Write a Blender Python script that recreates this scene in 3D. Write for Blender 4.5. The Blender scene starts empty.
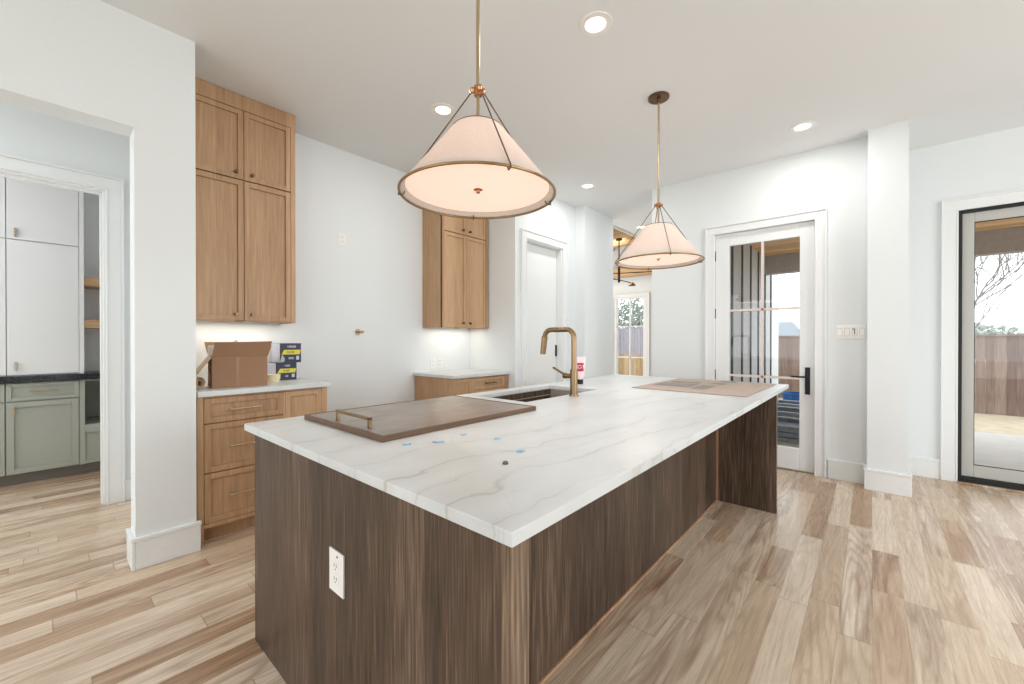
import bpy, bmesh, math, random
from mathutils import Vector, Matrix
random.seed(7)
scene = bpy.context.scene
C = scene.collection
PI = math.pi

# ------------------------------------------------------------------ camera, world, exposure
cam_d = bpy.data.cameras.new('camera')
cam_d.sensor_width = 36.0
cam_d.lens = 411.5 / 1024 * 36.0
cam_d.clip_start = 0.05
cam_d.clip_end = 200
cam = bpy.data.objects.new('camera', cam_d)
C.objects.link(cam)
cam.location = (0, 0, 1.28)
cam.rotation_euler = (math.radians(90 - 0.23), 0, math.radians(41.1))
scene.camera = cam

world = bpy.data.worlds.new('overcast_sky')
scene.world = world
world.use_nodes = True
wn = world.node_tree
bg = wn.nodes['Background']
bg.inputs[0].default_value = (0.93, 0.965, 1.0, 1)
bg.inputs[1].default_value = 3.2

vs = scene.view_settings
vs.view_transform = 'Standard'
vs.look = 'None'
vs.gamma = 1.0
vs.use_curve_mapping = False
vs.exposure = -0.25
scene.cycles.use_denoising = True
scene.cycles.max_bounces = 10
scene.cycles.diffuse_bounces = 6
scene.cycles.glossy_bounces = 4
scene.cycles.transparent_max_bounces = 12
scene.cycles.sample_clamp_indirect = 6.0
scene.cycles.caustics_reflective = False
scene.cycles.caustics_refractive = False

def area(name, loc, rot, size, sizey, power, color=(1, 1, 1), shape='RECTANGLE', spread=None, parent=None):
    d = bpy.data.lights.new(name, 'AREA')
    d.shape = shape
    d.size = size
    if shape in ('RECTANGLE', 'ELLIPSE'):
        d.size_y = sizey
    d.energy = power
    d.color = color
    if spread:
        d.spread = spread
    o = bpy.data.objects.new(name, d)
    C.objects.link(o)
    o.location = loc
    o.rotation_euler = rot
    if parent is not None:
        o.parent = parent
        o.matrix_parent_inverse = Matrix.Translation(-W[parent.name])
    return o

W = {}
FILL_TINT = (0.90, 0.96, 1.0)
# unseen fill lamps added in front of the rear wall (y = -3.6) and the side wall (x = 4.2)
area('fill_rear', (-1.6, -3.5, 1.5), (-PI/2, 0, PI), 3.0, 2.2, 42, FILL_TINT)
area('fill_rear_side', (2.2, -3.5, 1.5), (-PI/2, 0, PI), 2.6, 2.2, 34, FILL_TINT)
area('fill_side', (4.1, 2.4, 1.5), (PI/2, 0, PI/2), 3.6, 2.3, 120, FILL_TINT)
area('fill_living_side', (-7.8, 7.6, 1.8), (PI/2, 0, -PI/2), 3.0, 2.6, 120, FILL_TINT)  # unseen fill lamp added to brighten the living room from its left side

# ------------------------------------------------------------------ mesh helpers
class MB:
    def __init__(s):
        s.v = []; s.f = []; s.sm = []
    def add(s, vs, fs, smooth=False):
        b = len(s.v)
        s.v += [tuple(v) for v in vs]
        for f in fs:
            s.f.append([b + i for i in f]); s.sm.append(smooth)
        return s
    def box(s, x0, x1, y0, y1, z0, z1):
        if x0 > x1: x0, x1 = x1, x0
        if y0 > y1: y0, y1 = y1, y0
        if z0 > z1: z0, z1 = z1, z0
        return s.add([(x0,y0,z0),(x1,y0,z0),(x1,y1,z0),(x0,y1,z0),(x0,y0,z1),(x1,y0,z1),(x1,y1,z1),(x0,y1,z1)],
                     [(0,3,2,1),(4,5,6,7),(0,1,5,4),(1,2,6,5),(2,3,7,6),(3,0,4,7)])
    def quadbox(s, p, n, t):
        # slab: 4 corner points p extruded by n*t
        n = Vector(n).normalized() * t
        a = [Vector(q) for q in p]; b = [q + n for q in a]
        return s.add(a + b, [(0,1,2,3),(7,6,5,4),(0,4,5,1),(1,5,6,2),(2,6,7,3),(3,7,4,0)])
    def cyl(s, p0, p1, r0, r1=None, n=20, caps=True):
        r1 = r0 if r1 is None else r1
        p0 = Vector(p0); p1 = Vector(p1)
        d = (p1 - p0).normalized()
        u = d.orthogonal().normalized(); w = d.cross(u)
        ring0 = [p0 + (u*math.cos(2*PI*i/n) + w*math.sin(2*PI*i/n))*r0 for i in range(n)]
        ring1 = [p1 + (u*math.cos(2*PI*i/n) + w*math.sin(2*PI*i/n))*r1 for i in range(n)]
        s.add(ring0 + ring1, [(i, (i+1) % n, n+(i+1) % n, n+i) for i in range(n)], True)
        if caps:
            s.add(ring0, [tuple(reversed(range(n)))]); s.add(ring1, [tuple(range(n))])
        return s
    def tube(s, pts, r, n=12, caps=True):
        pts = [Vector(p) for p in pts]
        rs = r if isinstance(r, (list, tuple)) else [r]*len(pts)
        rings = []
        u = None
        for i, p in enumerate(pts):
            if i == 0: d = pts[1]-pts[0]
            elif i == len(pts)-1: d = pts[-1]-pts[-2]
            else: d = (pts[i+1]-p).normalized() + (p-pts[i-1]).normalized()
            d.normalize()
            if u is None: u = d.orthogonal().normalized()
            else:
                u = (u - d*u.dot(d)).normalized()
            w = d.cross(u)
            rings.append([p + (u*math.cos(2*PI*k/n) + w*math.sin(2*PI*k/n))*rs[i] for k in range(n)])
        vs_ = [q for rr in rings for q in rr]
        fs = []
        for i in range(len(pts)-1):
            for k in range(n):
                fs.append((i*n+k, i*n+(k+1) % n, (i+1)*n+(k+1) % n, (i+1)*n+k))
        s.add(vs_, fs, True)
        if caps:
            s.add(rings[0], [tuple(reversed(range(n)))]); s.add(rings[-1], [tuple(range(n))])
        return s
    def lathe(s, prof, c, n=48, closed=False):
        # prof: list of (r,z) about vertical axis through c
        vs_ = []
        for r, z in prof:
            for k in range(n):
                a = 2*PI*k/n
                vs_.append((c[0]+r*math.cos(a), c[1]+r*math.sin(a), c[2]+z))
        m = len(prof); fs = []
        for i in range(m if closed else m-1):
            j = (i+1) % m
            for k in range(n):
                fs.append((i*n+k, i*n+(k+1) % n, j*n+(k+1) % n, j*n+k))
        s.add(vs_, fs, True)
        return s
    def ring(s, c, R, r, n=64, m=10):
        return s.lathe([(R+r*math.cos(2*PI*j/m), r*math.sin(2*PI*j/m)) for j in range(m)], c, n, True)
    def ring_slab(s, o, i, z0, z1):
        ox0, ox1, oy0, oy1 = o; ix0, ix1, iy0, iy1 = i
        P = lambda z: [(ox0,oy0,z),(ox1,oy0,z),(ox1,oy1,z),(ox0,oy1,z),(ix0,iy0,z),(ix1,iy0,z),(ix1,iy1,z),(ix0,iy1,z)]
        v = P(z0) + P(z1)
        f = []
        for k in range(4):
            j = (k+1) % 4
            f.append((8+k, 8+j, 12+j, 12+k))        # top
            f.append((j, k, 4+k, 4+j))              # bottom
            f.append((k, j, 8+j, 8+k))              # outer
            f.append((4+j, 4+k, 12+k, 12+j))        # inner
        return s.add(v, f)
    def build(s, name, mat, parent=None, bevel=0.0, origin=None, segs=2, recalc=True):
        me = bpy.data.meshes.new(name)
        if parent is None:
            if origin is None:
                xs = [v[0] for v in s.v]; ys = [v[1] for v in s.v]; zs = [v[2] for v in s.v]
                origin = Vector(((min(xs)+max(xs))/2, (min(ys)+max(ys))/2, min(zs)))
            L = Vector(origin)
        else:
            L = W[parent.name]
        me.from_pydata([tuple(Vector(v)-L) for v in s.v], [], s.f)
        me.update()
        anysm = any(s.sm)
        if recalc:
            b = bmesh.new(); b.from_mesh(me)
            if anysm: bmesh.ops.remove_doubles(b, verts=b.verts, dist=1e-5)
            bmesh.ops.recalc_face_normals(b, faces=b.faces)
            b.to_mesh(me); b.free()
            # smooth by angle: all smooth flags then auto edge sharp
        if anysm:
            me.polygons.foreach_set('use_smooth', [True]*len(me.polygons))
            try:
                me.set_sharp_from_angle(angle=math.radians(38))
            except Exception:
                pass
        if mat: me.materials.append(mat)
        o = bpy.data.objects.new(name, me)
        C.objects.link(o)
        if parent is None:
            o.location = L
        else:
            o.parent = parent
            o.matrix_parent_inverse = Matrix.Identity(4)
        W[o.name] = L.copy()
        if bevel:
            m = o.modifiers.new('bevel', 'BEVEL'); m.width = bevel; m.segments = segs
            m.limit_method = 'ANGLE'; m.angle_limit = math.radians(40)
        return o

def thing(name, loc, label, cat, group=None):
    o = bpy.data.objects.new(name, None)
    C.objects.link(o)
    o.location = loc
    o.empty_display_size = 0.1
    o['label'] = label; o['category'] = cat
    if group: o['group'] = group
    W[o.name] = Vector(loc)
    return o
def tag(o, label, cat, group=None, kind=None):
    o['label'] = label; o['category'] = cat
    if group: o['group'] = group
    if kind: o['kind'] = kind
    return o
def struct(o, label=None):
    o['kind'] = 'structure'
    if label: o['label'] = label
    return o
def copy_tree(o, parent=None):
    c = o.copy(); C.objects.link(c)
    if parent is not None: c.parent = parent
    for ch in list(o.children):
        copy_tree(ch, c)
    W[c.name] = W[o.name].copy()
    return c
def text_mesh(name, body, size, mat, parent, M, extrude=0.0004, align='CENTER'):
    cu = bpy.data.curves.new(name, 'FONT'); cu.body = body; cu.size = size; cu.extrude = extrude
    cu.align_x = align; cu.align_y = 'CENTER'
    tmp = bpy.data.objects.new(name, cu); C.objects.link(tmp)
    dg = bpy.context.evaluated_depsgraph_get()
    me = bpy.data.meshes.new_from_object(tmp.evaluated_get(dg))
    bpy.data.objects.remove(tmp); bpy.data.curves.remove(cu)
    me.transform(Matrix.Translation(-W[parent.name]) @ M)
    me.materials.clear(); me.materials.append(mat)
    o = bpy.data.objects.new(name, me); C.objects.link(o)
    o.parent = parent; W[o.name] = W[parent.name].copy()
    return o
# matrices that stand a text up: facing +X (reads along +Y) and facing -Y (reads along +X)
def face_px(x, y, z, rotz=0.0):
    return Matrix.Translation((x, y, z)) @ Matrix.Rotation(rotz, 4, 'Z') @ Matrix(((0,0,1,0),(1,0,0,0),(0,1,0,0),(0,0,0,1)))
def face_ny(x, y, z):
    return Matrix.Translation((x, y, z)) @ Matrix(((1,0,0,0),(0,0,-1,0),(0,1,0,0),(0,0,0,1)))

# ------------------------------------------------------------------ materials
def lin(c):
    return tuple(((v/255)/12.92 if v/255 <= .04045 else (((v/255)+.055)/1.055)**2.4) for v in c) + (1,)
class NT:
    def __init__(s, name):
        s.m = bpy.data.materials.new(name); s.m.use_nodes = True
        s.t = s.m.node_tree; s.t.nodes.clear()
        s.out = s.t.nodes.new('ShaderNodeOutputMaterial')
    def n(s, typ, **kw):
        nd = s.t.nodes.new('ShaderNode'+typ)
        for k, v in kw.items(): setattr(nd, k, v)
        return nd
    def l(s, a, b): s.t.links.new(a, b)
    def math(s, op, a, b=None, c=None, clamp=False):
        nd = s.n('Math', operation=op); nd.use_clamp = clamp
        for i, x in enumerate((a, b, c)):
            if x is None: continue
            if hasattr(x, 'links') or hasattr(x, 'is_linked'): s.l(x, nd.inputs[i])
            else: nd.inputs[i].default_value = x
        return nd.outputs[0]
    def coords(s):
        g = s.n('NewGeometry')
        sp = s.n('SeparateXYZ'); s.l(g.outputs['Position'], sp.inputs[0])
        return sp.outputs
    def comb(s, x, y, z):
        nd = s.n('CombineXYZ')
        for i, v in enumerate((x, y, z)):
            if hasattr(v, 'is_linked'): s.l(v, nd.inputs[i])
            else: nd.inputs[i].default_value = v
        return nd.outputs[0]
    def noise(s, vec, scale=1, detail=3, rough=.5, dist=0):
        nd = s.n('TexNoise'); s.l(vec, nd.inputs['Vector'])
        nd.inputs['Scale'].default_value = scale; nd.inputs['Detail'].default_value = detail
        nd.inputs['Roughness'].default_value = rough; nd.inputs['Distortion'].default_value = dist
        return nd.outputs['Fac']
    def white(s, vec):
        nd = s.n('TexWhiteNoise'); s.l(vec, nd.inputs['Vector']); return nd.outputs['Value']
    def ramp(s, fac, stops, interp='LINEAR'):
        nd = s.n('ValToRGB'); nd.color_ramp.interpolation = interp
        cr = nd.color_ramp
        while len(cr.elements) < len(stops): cr.elements.new(.5)
        for e, (p, c) in zip(cr.elements, stops):
            e.position = p; e.color = c if len(c) == 4 else tuple(c)+(1,)
        s.l(fac, nd.inputs[0]); return nd.outputs[0]
    def mix(s, fac, a, b, mode='MIX'):
        nd = s.n('Mix', data_type='RGBA', blend_type=mode)
        for sock, v in ((nd.inputs[0], fac), (nd.inputs[6], a), (nd.inputs[7], b)):
            if hasattr(v, 'is_linked'): s.l(v, sock)
            else: sock.default_value = v
        return nd.outputs[2]
    def principled(s, color, rough=.5, metal=0, spec=.5, bump=None, bstr=.2, bdist=.002, coat=0):
        p = s.n('BsdfPrincipled')
        for k, v in (('Base Color', color), ('Roughness', rough), ('Metallic', metal)):
            if hasattr(v, 'is_linked'): s.l(v, p.inputs[k])
            else: p.inputs[k].default_value = v
        p.inputs['Specular IOR Level'].default_value = spec
        p.inputs['Coat Weight'].default_value = coat
        p.inputs['Coat Roughness'].default_value = .12
        if bump is not None:
            b = s.n('Bump'); b.inputs['Strength'].default_value = bstr; b.inputs['Distance'].default_value = bdist
            s.l(bump, b.inputs['Height']); s.l(b.outputs[0], p.inputs['Normal'])
        s.l(p.outputs[0], s.out.inputs[0])
        return p

def plain(name, rgb, rough=.5, metal=0, spec=.5, noise=0.0, nscale=60, bstr=.1):
    t = NT(name); c = t.coords(); v = t.comb(c[0], c[1], c[2])
    col = lin(rgb)
    nf = t.noise(v, nscale, 3)
    lo = tuple(x*(1-noise) for x in col[:3])+(1,); hi = tuple(min(1, x*(1+noise)) for x in col[:3])+(1,)
    cc = t.ramp(nf, [(.3, lo), (.7, hi)])
    t.principled(cc, rough, metal, spec, nf, bstr, .0008)
    return t.m

M = {}
M['wall'] = plain('wall_paint', (225, 229, 230), .75, noise=.008, nscale=140, bstr=.25)
M['ceiling'] = plain('ceiling_paint', (228, 230, 231), .85, noise=.006, nscale=140, bstr=.2)
M['trim'] = plain('trim_paint', (229, 231, 231), .38, noise=.004, bstr=.03)
M['white_cab'] = plain('white_cabinet_lacquer', (228, 229, 229), .35, noise=.004, bstr=.02)
M['sage'] = plain('sage_cabinet_paint', (166, 170, 160), .42, noise=.015, bstr=.03)
M['sagek'] = plain('sage_toe_kick_paint', (122, 120, 112), .5, noise=.02, bstr=.03)
M['black_stone'] = plain('black_honed_stone', (28, 31, 38), .22, noise=.2, nscale=90, bstr=.02)
M['black'] = plain('black_powder_coat', (12, 12, 13), .55, noise=.05, bstr=.03)
M['sash'] = plain('grey_sash_paint', (184, 183, 178), .4, noise=.01, bstr=.02)
M['plate'] = plain('white_plastic', (236, 234, 230), .3, noise=.004, bstr=.01)
M['slot'] = plain('dark_slot', (70, 66, 62), .6)
M['brass'] = plain('antique_brass', (146, 122, 92), .3, 1.0, noise=.05, nscale=200, bstr=.02)
M['brassdark'] = plain('aged_bronze', (112, 88, 66), .35, 1.0, noise=.06, nscale=200, bstr=.02)
M['copper'] = plain('polished_copper_brass', (196, 146, 108), .25, 1.0, noise=.05)
M['nickel'] = plain('champagne_metal', (190, 172, 142), .28, 1.0, noise=.03)
M['board'] = plain('brown_cardboard', (152, 116, 90), .8, noise=.05, nscale=70, bstr=.15)
M['boardlight'] = plain('pale_cardboard', (206, 180, 148), .8, noise=.05, nscale=60, bstr=.15)
M['boardin'] = plain('cardboard_inside', (176, 140, 104), .8, noise=.05, nscale=60, bstr=.15)
M['sheet'] = plain('floor_protection_board', (176, 160, 148), .8, noise=.06, nscale=14, bstr=.1)
M['greyprint'] = plain('grey_print', (140, 136, 132), .8, noise=.12, nscale=30)
M['foam'] = plain('white_foam', (232, 226, 212), .8, noise=.03)
M['navy'] = plain('navy_print', (26, 30, 62), .4, noise=.1)
M['palebox'] = plain('pale_blue_print', (196, 204, 222), .45, noise=.03)
M['yellow'] = plain('yellow_print', (226, 214, 48), .4, noise=.04)
M['whiteprint'] = plain('white_print', (230, 232, 236), .4)
M['greyblue'] = plain('silver_print', (176, 186, 186), .35, noise=.1)
M['cream'] = plain('cream_plastic', (238, 228, 188), .4, noise=.02)
M['tape'] = plain('blue_tape', (128, 186, 222), .6, noise=.08)
M['pebble'] = plain('grey_plug', (96, 92, 90), .6, noise=.2)
M['pink'] = plain('pink_white_tube', (240, 214, 216), .3, noise=.02)
M['red'] = plain('red_label', (176, 20, 52), .35, noise=.05)
M['bluebin'] = plain('blue_plastic', (34, 92, 160), .35, noise=.05)
M['brassrim'] = plain('brushed_brass_rim', (158, 132, 92), .3, 1.0, noise=.05)
M['steel'] = plain('brushed_sink_steel', (176, 162, 146), .38, 0.35, noise=.05)
M['concrete'] = plain('patio_concrete', (196, 193, 188), .8, noise=.06, nscale=4, bstr=.1)
M['sand'] = plain('sandy_soil', (190, 174, 150), .95, noise=.14, nscale=6, bstr=.5)
M['roofgrey'] = plain('grey_shingles', (128, 134, 140), .9, noise=.1, nscale=12)
M['siding'] = plain('neighbour_siding', (196, 190, 182), .8, noise=.03)
M['battenwall'] = plain('grey_siding_panel', (196, 198, 200), .7, noise=.04, nscale=8)
M['batten'] = plain('dark_batten', (62, 60, 62), .6, noise=.1)
M['beamgrey'] = plain('grey_stained_beam', (170, 164, 160), .75, noise=.08, nscale=20)
M['planter'] = plain('weathered_grey_timber', (158, 162, 168), .8, noise=.18, nscale=18, bstr=.4)
M['soil'] = plain('dark_slate_gravel', (120, 130, 146), .9, noise=.3, nscale=60, bstr=.5)
M['bark'] = plain('grey_bark', (132, 124, 118), .9, noise=.15, nscale=20)
M['foliage'] = plain('grey_green_foliage', (150, 158, 150), .9, noise=.15, nscale=3)
M['plasticgrey'] = plain('light_grey_paper', (206, 196, 176), .8, noise=.04)

def wood(name, cols, axis=2, bw=.16, bax=1, grain=1.0, rough=.45, rings=18, spec=.4, tone=.5, bump=.08, fine=.3):
    """axis: direction of the grain; bax: axis across which boards are split"""
    t = NT(name); c = t.coords()
    ax = [c[0], c[1], c[2]]
    idx = t.math('FLOOR', t.math('DIVIDE', t.math('ADD', ax[bax], 10.03), bw))
    oth = [i for i in (0, 1, 2) if i != axis and i != bax][0]
    rnd = t.white(t.comb(idx, t.math('FLOOR', t.math('MULTIPLY', ax[oth], 3.0)), 1.7))
    sc = [26.0*grain]*3; sc[axis] = 1.3*grain
    off = t.math('MULTIPLY', rnd, 37.0)
    vec = t.comb(*[t.math('ADD', t.math('MULTIPLY', ax[i], sc[i]), off) for i in range(3)])
    g1 = t.noise(vec, 1.0, 5, .6, .4)
    sc2 = [5.0]*3; sc2[axis] = .45
    vec2 = t.comb(*[t.math('ADD', t.math('MULTIPLY', ax[i], sc2[i]), off) for i in range(3)])
    g2 = t.noise(vec2, 1.0, 2, .5)
    rg = t.math('MULTIPLY_ADD', t.math('SINE', t.math('MULTIPLY', g2, rings*4.0)), .5, .5)
    sc3 = [190.0]*3; sc3[axis] = 5.0
    g3 = t.noise(t.comb(*[t.math('MULTIPLY', ax[i], sc3[i]) for i in range(3)]), 1.0, 2, .5)
    f = t.math('ADD', t.math('MULTIPLY', g1, .5), t.math('MULTIPLY', rg, .1))
    f = t.math('ADD', f, t.math('MULTIPLY', g3, fine))
    f = t.math('ADD', f, (.3-fine)*.5)
    f = t.math('ADD', f, t.math('MULTIPLY', t.math('SUBTRACT', rnd, .5), tone*.5))
    col = t.ramp(f, [(.22, lin(cols[0])), (.5, lin(cols[1])), (.78, lin(cols[2]))])
    t.principled(col, rough, 0, spec, g3, bump, .0006)
    return t.m
OAK = ((160, 124, 92), (194, 158, 122), (210, 178, 144))
M['oak'] = wood('natural_oak', OAK, 2, .155, 1, tone=.55, grain=2.2, rings=2)
M['oakx'] = wood('natural_oak_side', OAK, 2, .2, 0, tone=.3, grain=2.2, rings=2)
M['oakh'] = wood('natural_oak_shelf', OAK, 1, .3, 0)
DARK = ((40, 29, 21), (84, 67, 53), (134, 112, 94))
M['dark'] = wood('dark_stained_oak', DARK, 2, .13, 0, grain=2.0, rings=3, fine=.75, rough=.42, tone=.3, bump=.12)
M['darkpost'] = wood('dark_stained_oak_edge', ((70, 54, 42), (118, 98, 80), (160, 140, 120)), 2, .3, 0, grain=2.6, rings=3, fine=.9, rough=.5, tone=.1)
M['darky'] = wood('dark_stained_oak_side', DARK, 2, .19, 1, grain=2.0, rings=3, fine=.75, rough=.42, tone=.35, bump=.12)
M['rawtrim'] = wood('raw_oak_edge', ((150, 112, 84), (190, 150, 118), (214, 180, 150)), 2, .3, 0)
M['traywood'] = wood('walnut_tray_edge', ((62, 44, 32), (96, 72, 54), (120, 94, 72)), 1, .5, 0)
M['fence'] = wood('brown_fence_boards', ((108, 86, 78), (142, 120, 110), (162, 142, 130)), 2, .14, 0, tone=.6, rough=.9)
M['fencetan'] = wood('tan_fence_boards', ((120, 96, 66), (176, 148, 110), (206, 182, 148)), 2, .14, 0, tone=.7, rough=.9)
M['fencegrey'] = wood('grey_fence_boards', ((120, 116, 124), (150, 146, 156), (176, 172, 182)), 2, .14, 0, tone=.4, rough=.9)  # boards of the taller far fence, toned grey throughout
M['cedar'] = wood('cedar_ceiling_boards', ((190, 140, 90), (226, 182, 130), (240, 206, 160)), 0, .14, 1, tone=.5, rough=.6)
M['beamtan'] = wood('pine_beam', ((160, 122, 82), (204, 168, 124), (226, 196, 156)), 1, .3, 2, tone=.3, rough=.7)
M['beamtanx'] = wood('pine_beam_cross', ((160, 122, 82), (204, 168, 124), (226, 196, 156)), 0, .3, 2, tone=.3, rough=.7)

def stone_slab(name):
    t = NT(name); c = t.coords()
    x, y, z = c
    v = t.comb(x, t.math('MULTIPLY', y, .55), z)
    w1 = t.math('MULTIPLY', t.math('SUBTRACT', t.noise(v, 1.7, 4, .55), .5), .55)
    w2 = t.math('MULTIPLY', t.math('SUBTRACT', t.noise(v, 9, 4, .6), .5), .05)
    # veins run along y, drifting towards +x
    X = t.math('ADD', t.math('SUBTRACT', x, t.math('MULTIPLY', y, .10)), t.math('ADD', w1, w2))
    mask = t.noise(t.comb(x, y, 3.0), 1.9, 2, .5)
    base = t.ramp(t.noise(v, 2.4, 5, .6), [(.3, lin((198, 202, 202))), (.62, lin((214, 218, 219)))])
    tot = None
    for cpos, wd, st in ((-2.02, .006, .8), (-1.86, .012, .45), (-1.645, .007, .9), (-1.38, .014, .4), (-1.19, .006, .55), (-1.0, .009, .95), (-.90, .004, .5),
                         (-.80, .012, .7), (-.64, .005, .6)):
        d = t.math('ABSOLUTE', t.math('SUBTRACT', X, cpos))
        li = t.math('SUBTRACT', 1.0, t.math('DIVIDE', d, wd), clamp=True)
        soft = t.math('MULTIPLY', t.math('SUBTRACT', 1.0, t.math('DIVIDE', d, wd*7), clamp=True), .25)
        li = t.math('MULTIPLY', t.math('MAXIMUM', li, soft), st)
        tot = li if tot is None else t.math('MAXIMUM', tot, li)
    mk = t.ramp(mask, [(.32, (.12, .12, .12)), (.6, (1, 1, 1))])
    # cross veinlets
    cr = t.noise(t.comb(t.math('MULTIPLY', x, 1.4), t.math('MULTIPLY', y, 1.0), 8.0), 2.3, 5, .6, .3)
    d2 = t.math('ABSOLUTE', t.math('SUBTRACT', cr, .5))
    li2 = t.math('MULTIPLY', t.math('SUBTRACT', 1.0, t.math('DIVIDE', d2, .005), clamp=True), .34)
    tot = t.math('MAXIMUM', t.math('MULTIPLY', tot, mk), t.math('MULTIPLY', li2, mk))
    col = t.mix(t.math('MULTIPLY', tot, .72), base, lin((146, 138, 128)))
    t.principled(col, .32, 0, .45)
    return t.m
M['quartz'] = stone_slab('white_veined_quartz')

def tray_stone():
    t = NT('honed_brown_stone'); c = t.coords()
    v = t.comb(t.math('MULTIPLY', c[0], 1.0), t.math('MULTIPLY', c[1], .5), c[2])
    n = t.noise(v, 9, 6, .65, .6)
    col = t.ramp(n, [(.3, lin((104, 92, 82))), (.55, lin((132, 119, 107))), (.8, lin((158, 146, 134)))])
    t.principled(col, .28, 0, .6, n, .05, .001)
    return t.m
M['traystone'] = tray_stone()

def floor_mat():
    t = NT('hickory_plank_floor'); c = t.coords()
    x, y, z = c
    w = .118
    row = t.math('FLOOR', t.math('DIVIDE', t.math('ADD', x, 20.051), w))
    fx = t.math('FRACT', t.math('DIVIDE', t.math('ADD', x, 20.051), w))
    r1 = t.white(t.comb(row, 3.3, .5))
    L = t.math('MULTIPLY_ADD', t.white(t.comb(row, 9.1, 2.5)), .9, 1.5)
    yy = t.math('DIVIDE', t.math('ADD', t.math('ADD', y, 40.0), t.math('MULTIPLY', r1, 7.0)), L)
    # uneven plank lengths: shift each joint by a random share
    k0 = t.math('FLOOR', yy)
    fy0 = t.math('FRACT', yy)
    cut = t.math('MULTIPLY_ADD', t.white(t.comb(row, k0, 5.0)), .5, .25)
    sel = t.math('GREATER_THAN', fy0, cut)
    k = t.math('ADD', t.math('MULTIPLY', k0, 2.0), sel)
    plank = t.comb(row, k, 7.7)
    rnd = t.white(plank)
    rnd2 = t.white(t.comb(row, k, 13.1))
    off = t.math('MULTIPLY', rnd2, 60.0)
    # cathedral grain
    v1 = t.comb(t.math('ADD', t.math('MULTIPLY', x, 6.5), off), t.math('ADD', t.math('MULTIPLY', y, .55), off), rnd)
    n1 = t.noise(v1, 1.0, 1.5, .4, .1)
    rings = t.math('MULTIPLY_ADD', t.math('SINE', t.math('MULTIPLY', n1, 130.0)), .5, .5)
    rings = t.math('POWER', rings, 2.6)
    v2 = t.comb(t.math('ADD', t.math('MULTIPLY', x, 95.0), off), t.math('ADD', t.math('MULTIPLY', y, 3.2), off), 0.0)
    fine = t.noise(v2, 1.0, 4, .6)
    v3 = t.comb(t.math('ADD', t.math('MULTIPLY', x, 14), off), t.math('ADD', t.math('MULTIPLY', y, 1.2), off), 4.0)
    streak = t.noise(v3, 1.0, 4, .6, .5)
    base = t.ramp(rnd, [(0.0, lin((216, 196, 172))), (.22, lin((230, 214, 193))), (.42, lin((212, 190, 164))), (.6, lin((228, 210, 188))),
                        (.78, lin((206, 180, 152))), (.93, lin((180, 150, 122))), (1.0, lin((222, 204, 180)))])
    heart = t.ramp(streak, [(.42, (0, 0, 0)), (.66, (1, 1, 1))])
    hs = t.math('MULTIPLY', heart, t.math('MULTIPLY', rnd2, .85))
    col = t.mix(hs, base, lin((136, 98, 70)))
    col = t.mix(t.math('MULTIPLY', rings, t.math('MULTIPLY_ADD', rnd2, .36, .10)), col, lin((140, 106, 80)))
    col = t.mix(t.math('MULTIPLY', t.math('SUBTRACT', fine, .42, clamp=True), 1.15), col, lin((128, 96, 70)))
    # knots
    vo = t.n('TexVoronoi'); vo.inputs['Scale'].default_value = 1.0
    t.l(t.comb(t.math('MULTIPLY', x, 5.0), t.math('MULTIPLY', y, 2.4), off), vo.inputs['Vector'])
    kn = t.math('SUBTRACT', 1.0, t.math('DIVIDE', vo.outputs['Distance'], .085), clamp=True)
    col = t.mix(t.math('MULTIPLY', kn, .7), col, lin((92, 64, 46)))
    # joints
    ex = t.math('MINIMUM', fx, t.math('SUBTRACT', 1.0, fx))
    gx = t.math('LESS_THAN', ex, .006)
    dy = t.math('ABSOLUTE', t.math('SUBTRACT', fy0, cut))
    dy0 = t.math('MINIMUM', fy0, t.math('SUBTRACT', 1.0, fy0))
    gy = t.math('LESS_THAN', t.math('MINIMUM', dy, dy0), .0011)
    gap = t.math('MAXIMUM', gx, gy)
    col = t.mix(t.math('MULTIPLY', gap, .45), col, lin((110, 82, 60)))
    rough = t.math('MULTIPLY_ADD', fine, .12, .22)
    t.principled(col, rough, 0, .5, t.math('SUBTRACT', fine, t.math('MULTIPLY', gap, 1.5)), .12, .0006)
    return t.m
M['floor'] = floor_mat()

def glass(name, tint=(1, 1, 1, 1), refl=.55):
    t = NT(name)
    fr = t.n('Fresnel'); fr.inputs[0].default_value = 1.5
    tr = t.n('BsdfTransparent'); tr.inputs[0].default_value = tint
    gl = t.n('BsdfGlossy'); gl.inputs['Roughness'].default_value = .01
    mx = t.n('MixShader')
    t.l(t.math('MULTIPLY', fr.outputs[0], refl), mx.inputs[0])
    t.l(tr.outputs[0], mx.inputs[1]); t.l(gl.outputs[0], mx.inputs[2])
    t.l(mx.outputs[0], t.out.inputs[0])
    return t.m
M['glass'] = glass('window_glass', (.96, .98, .98, 1))

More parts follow.
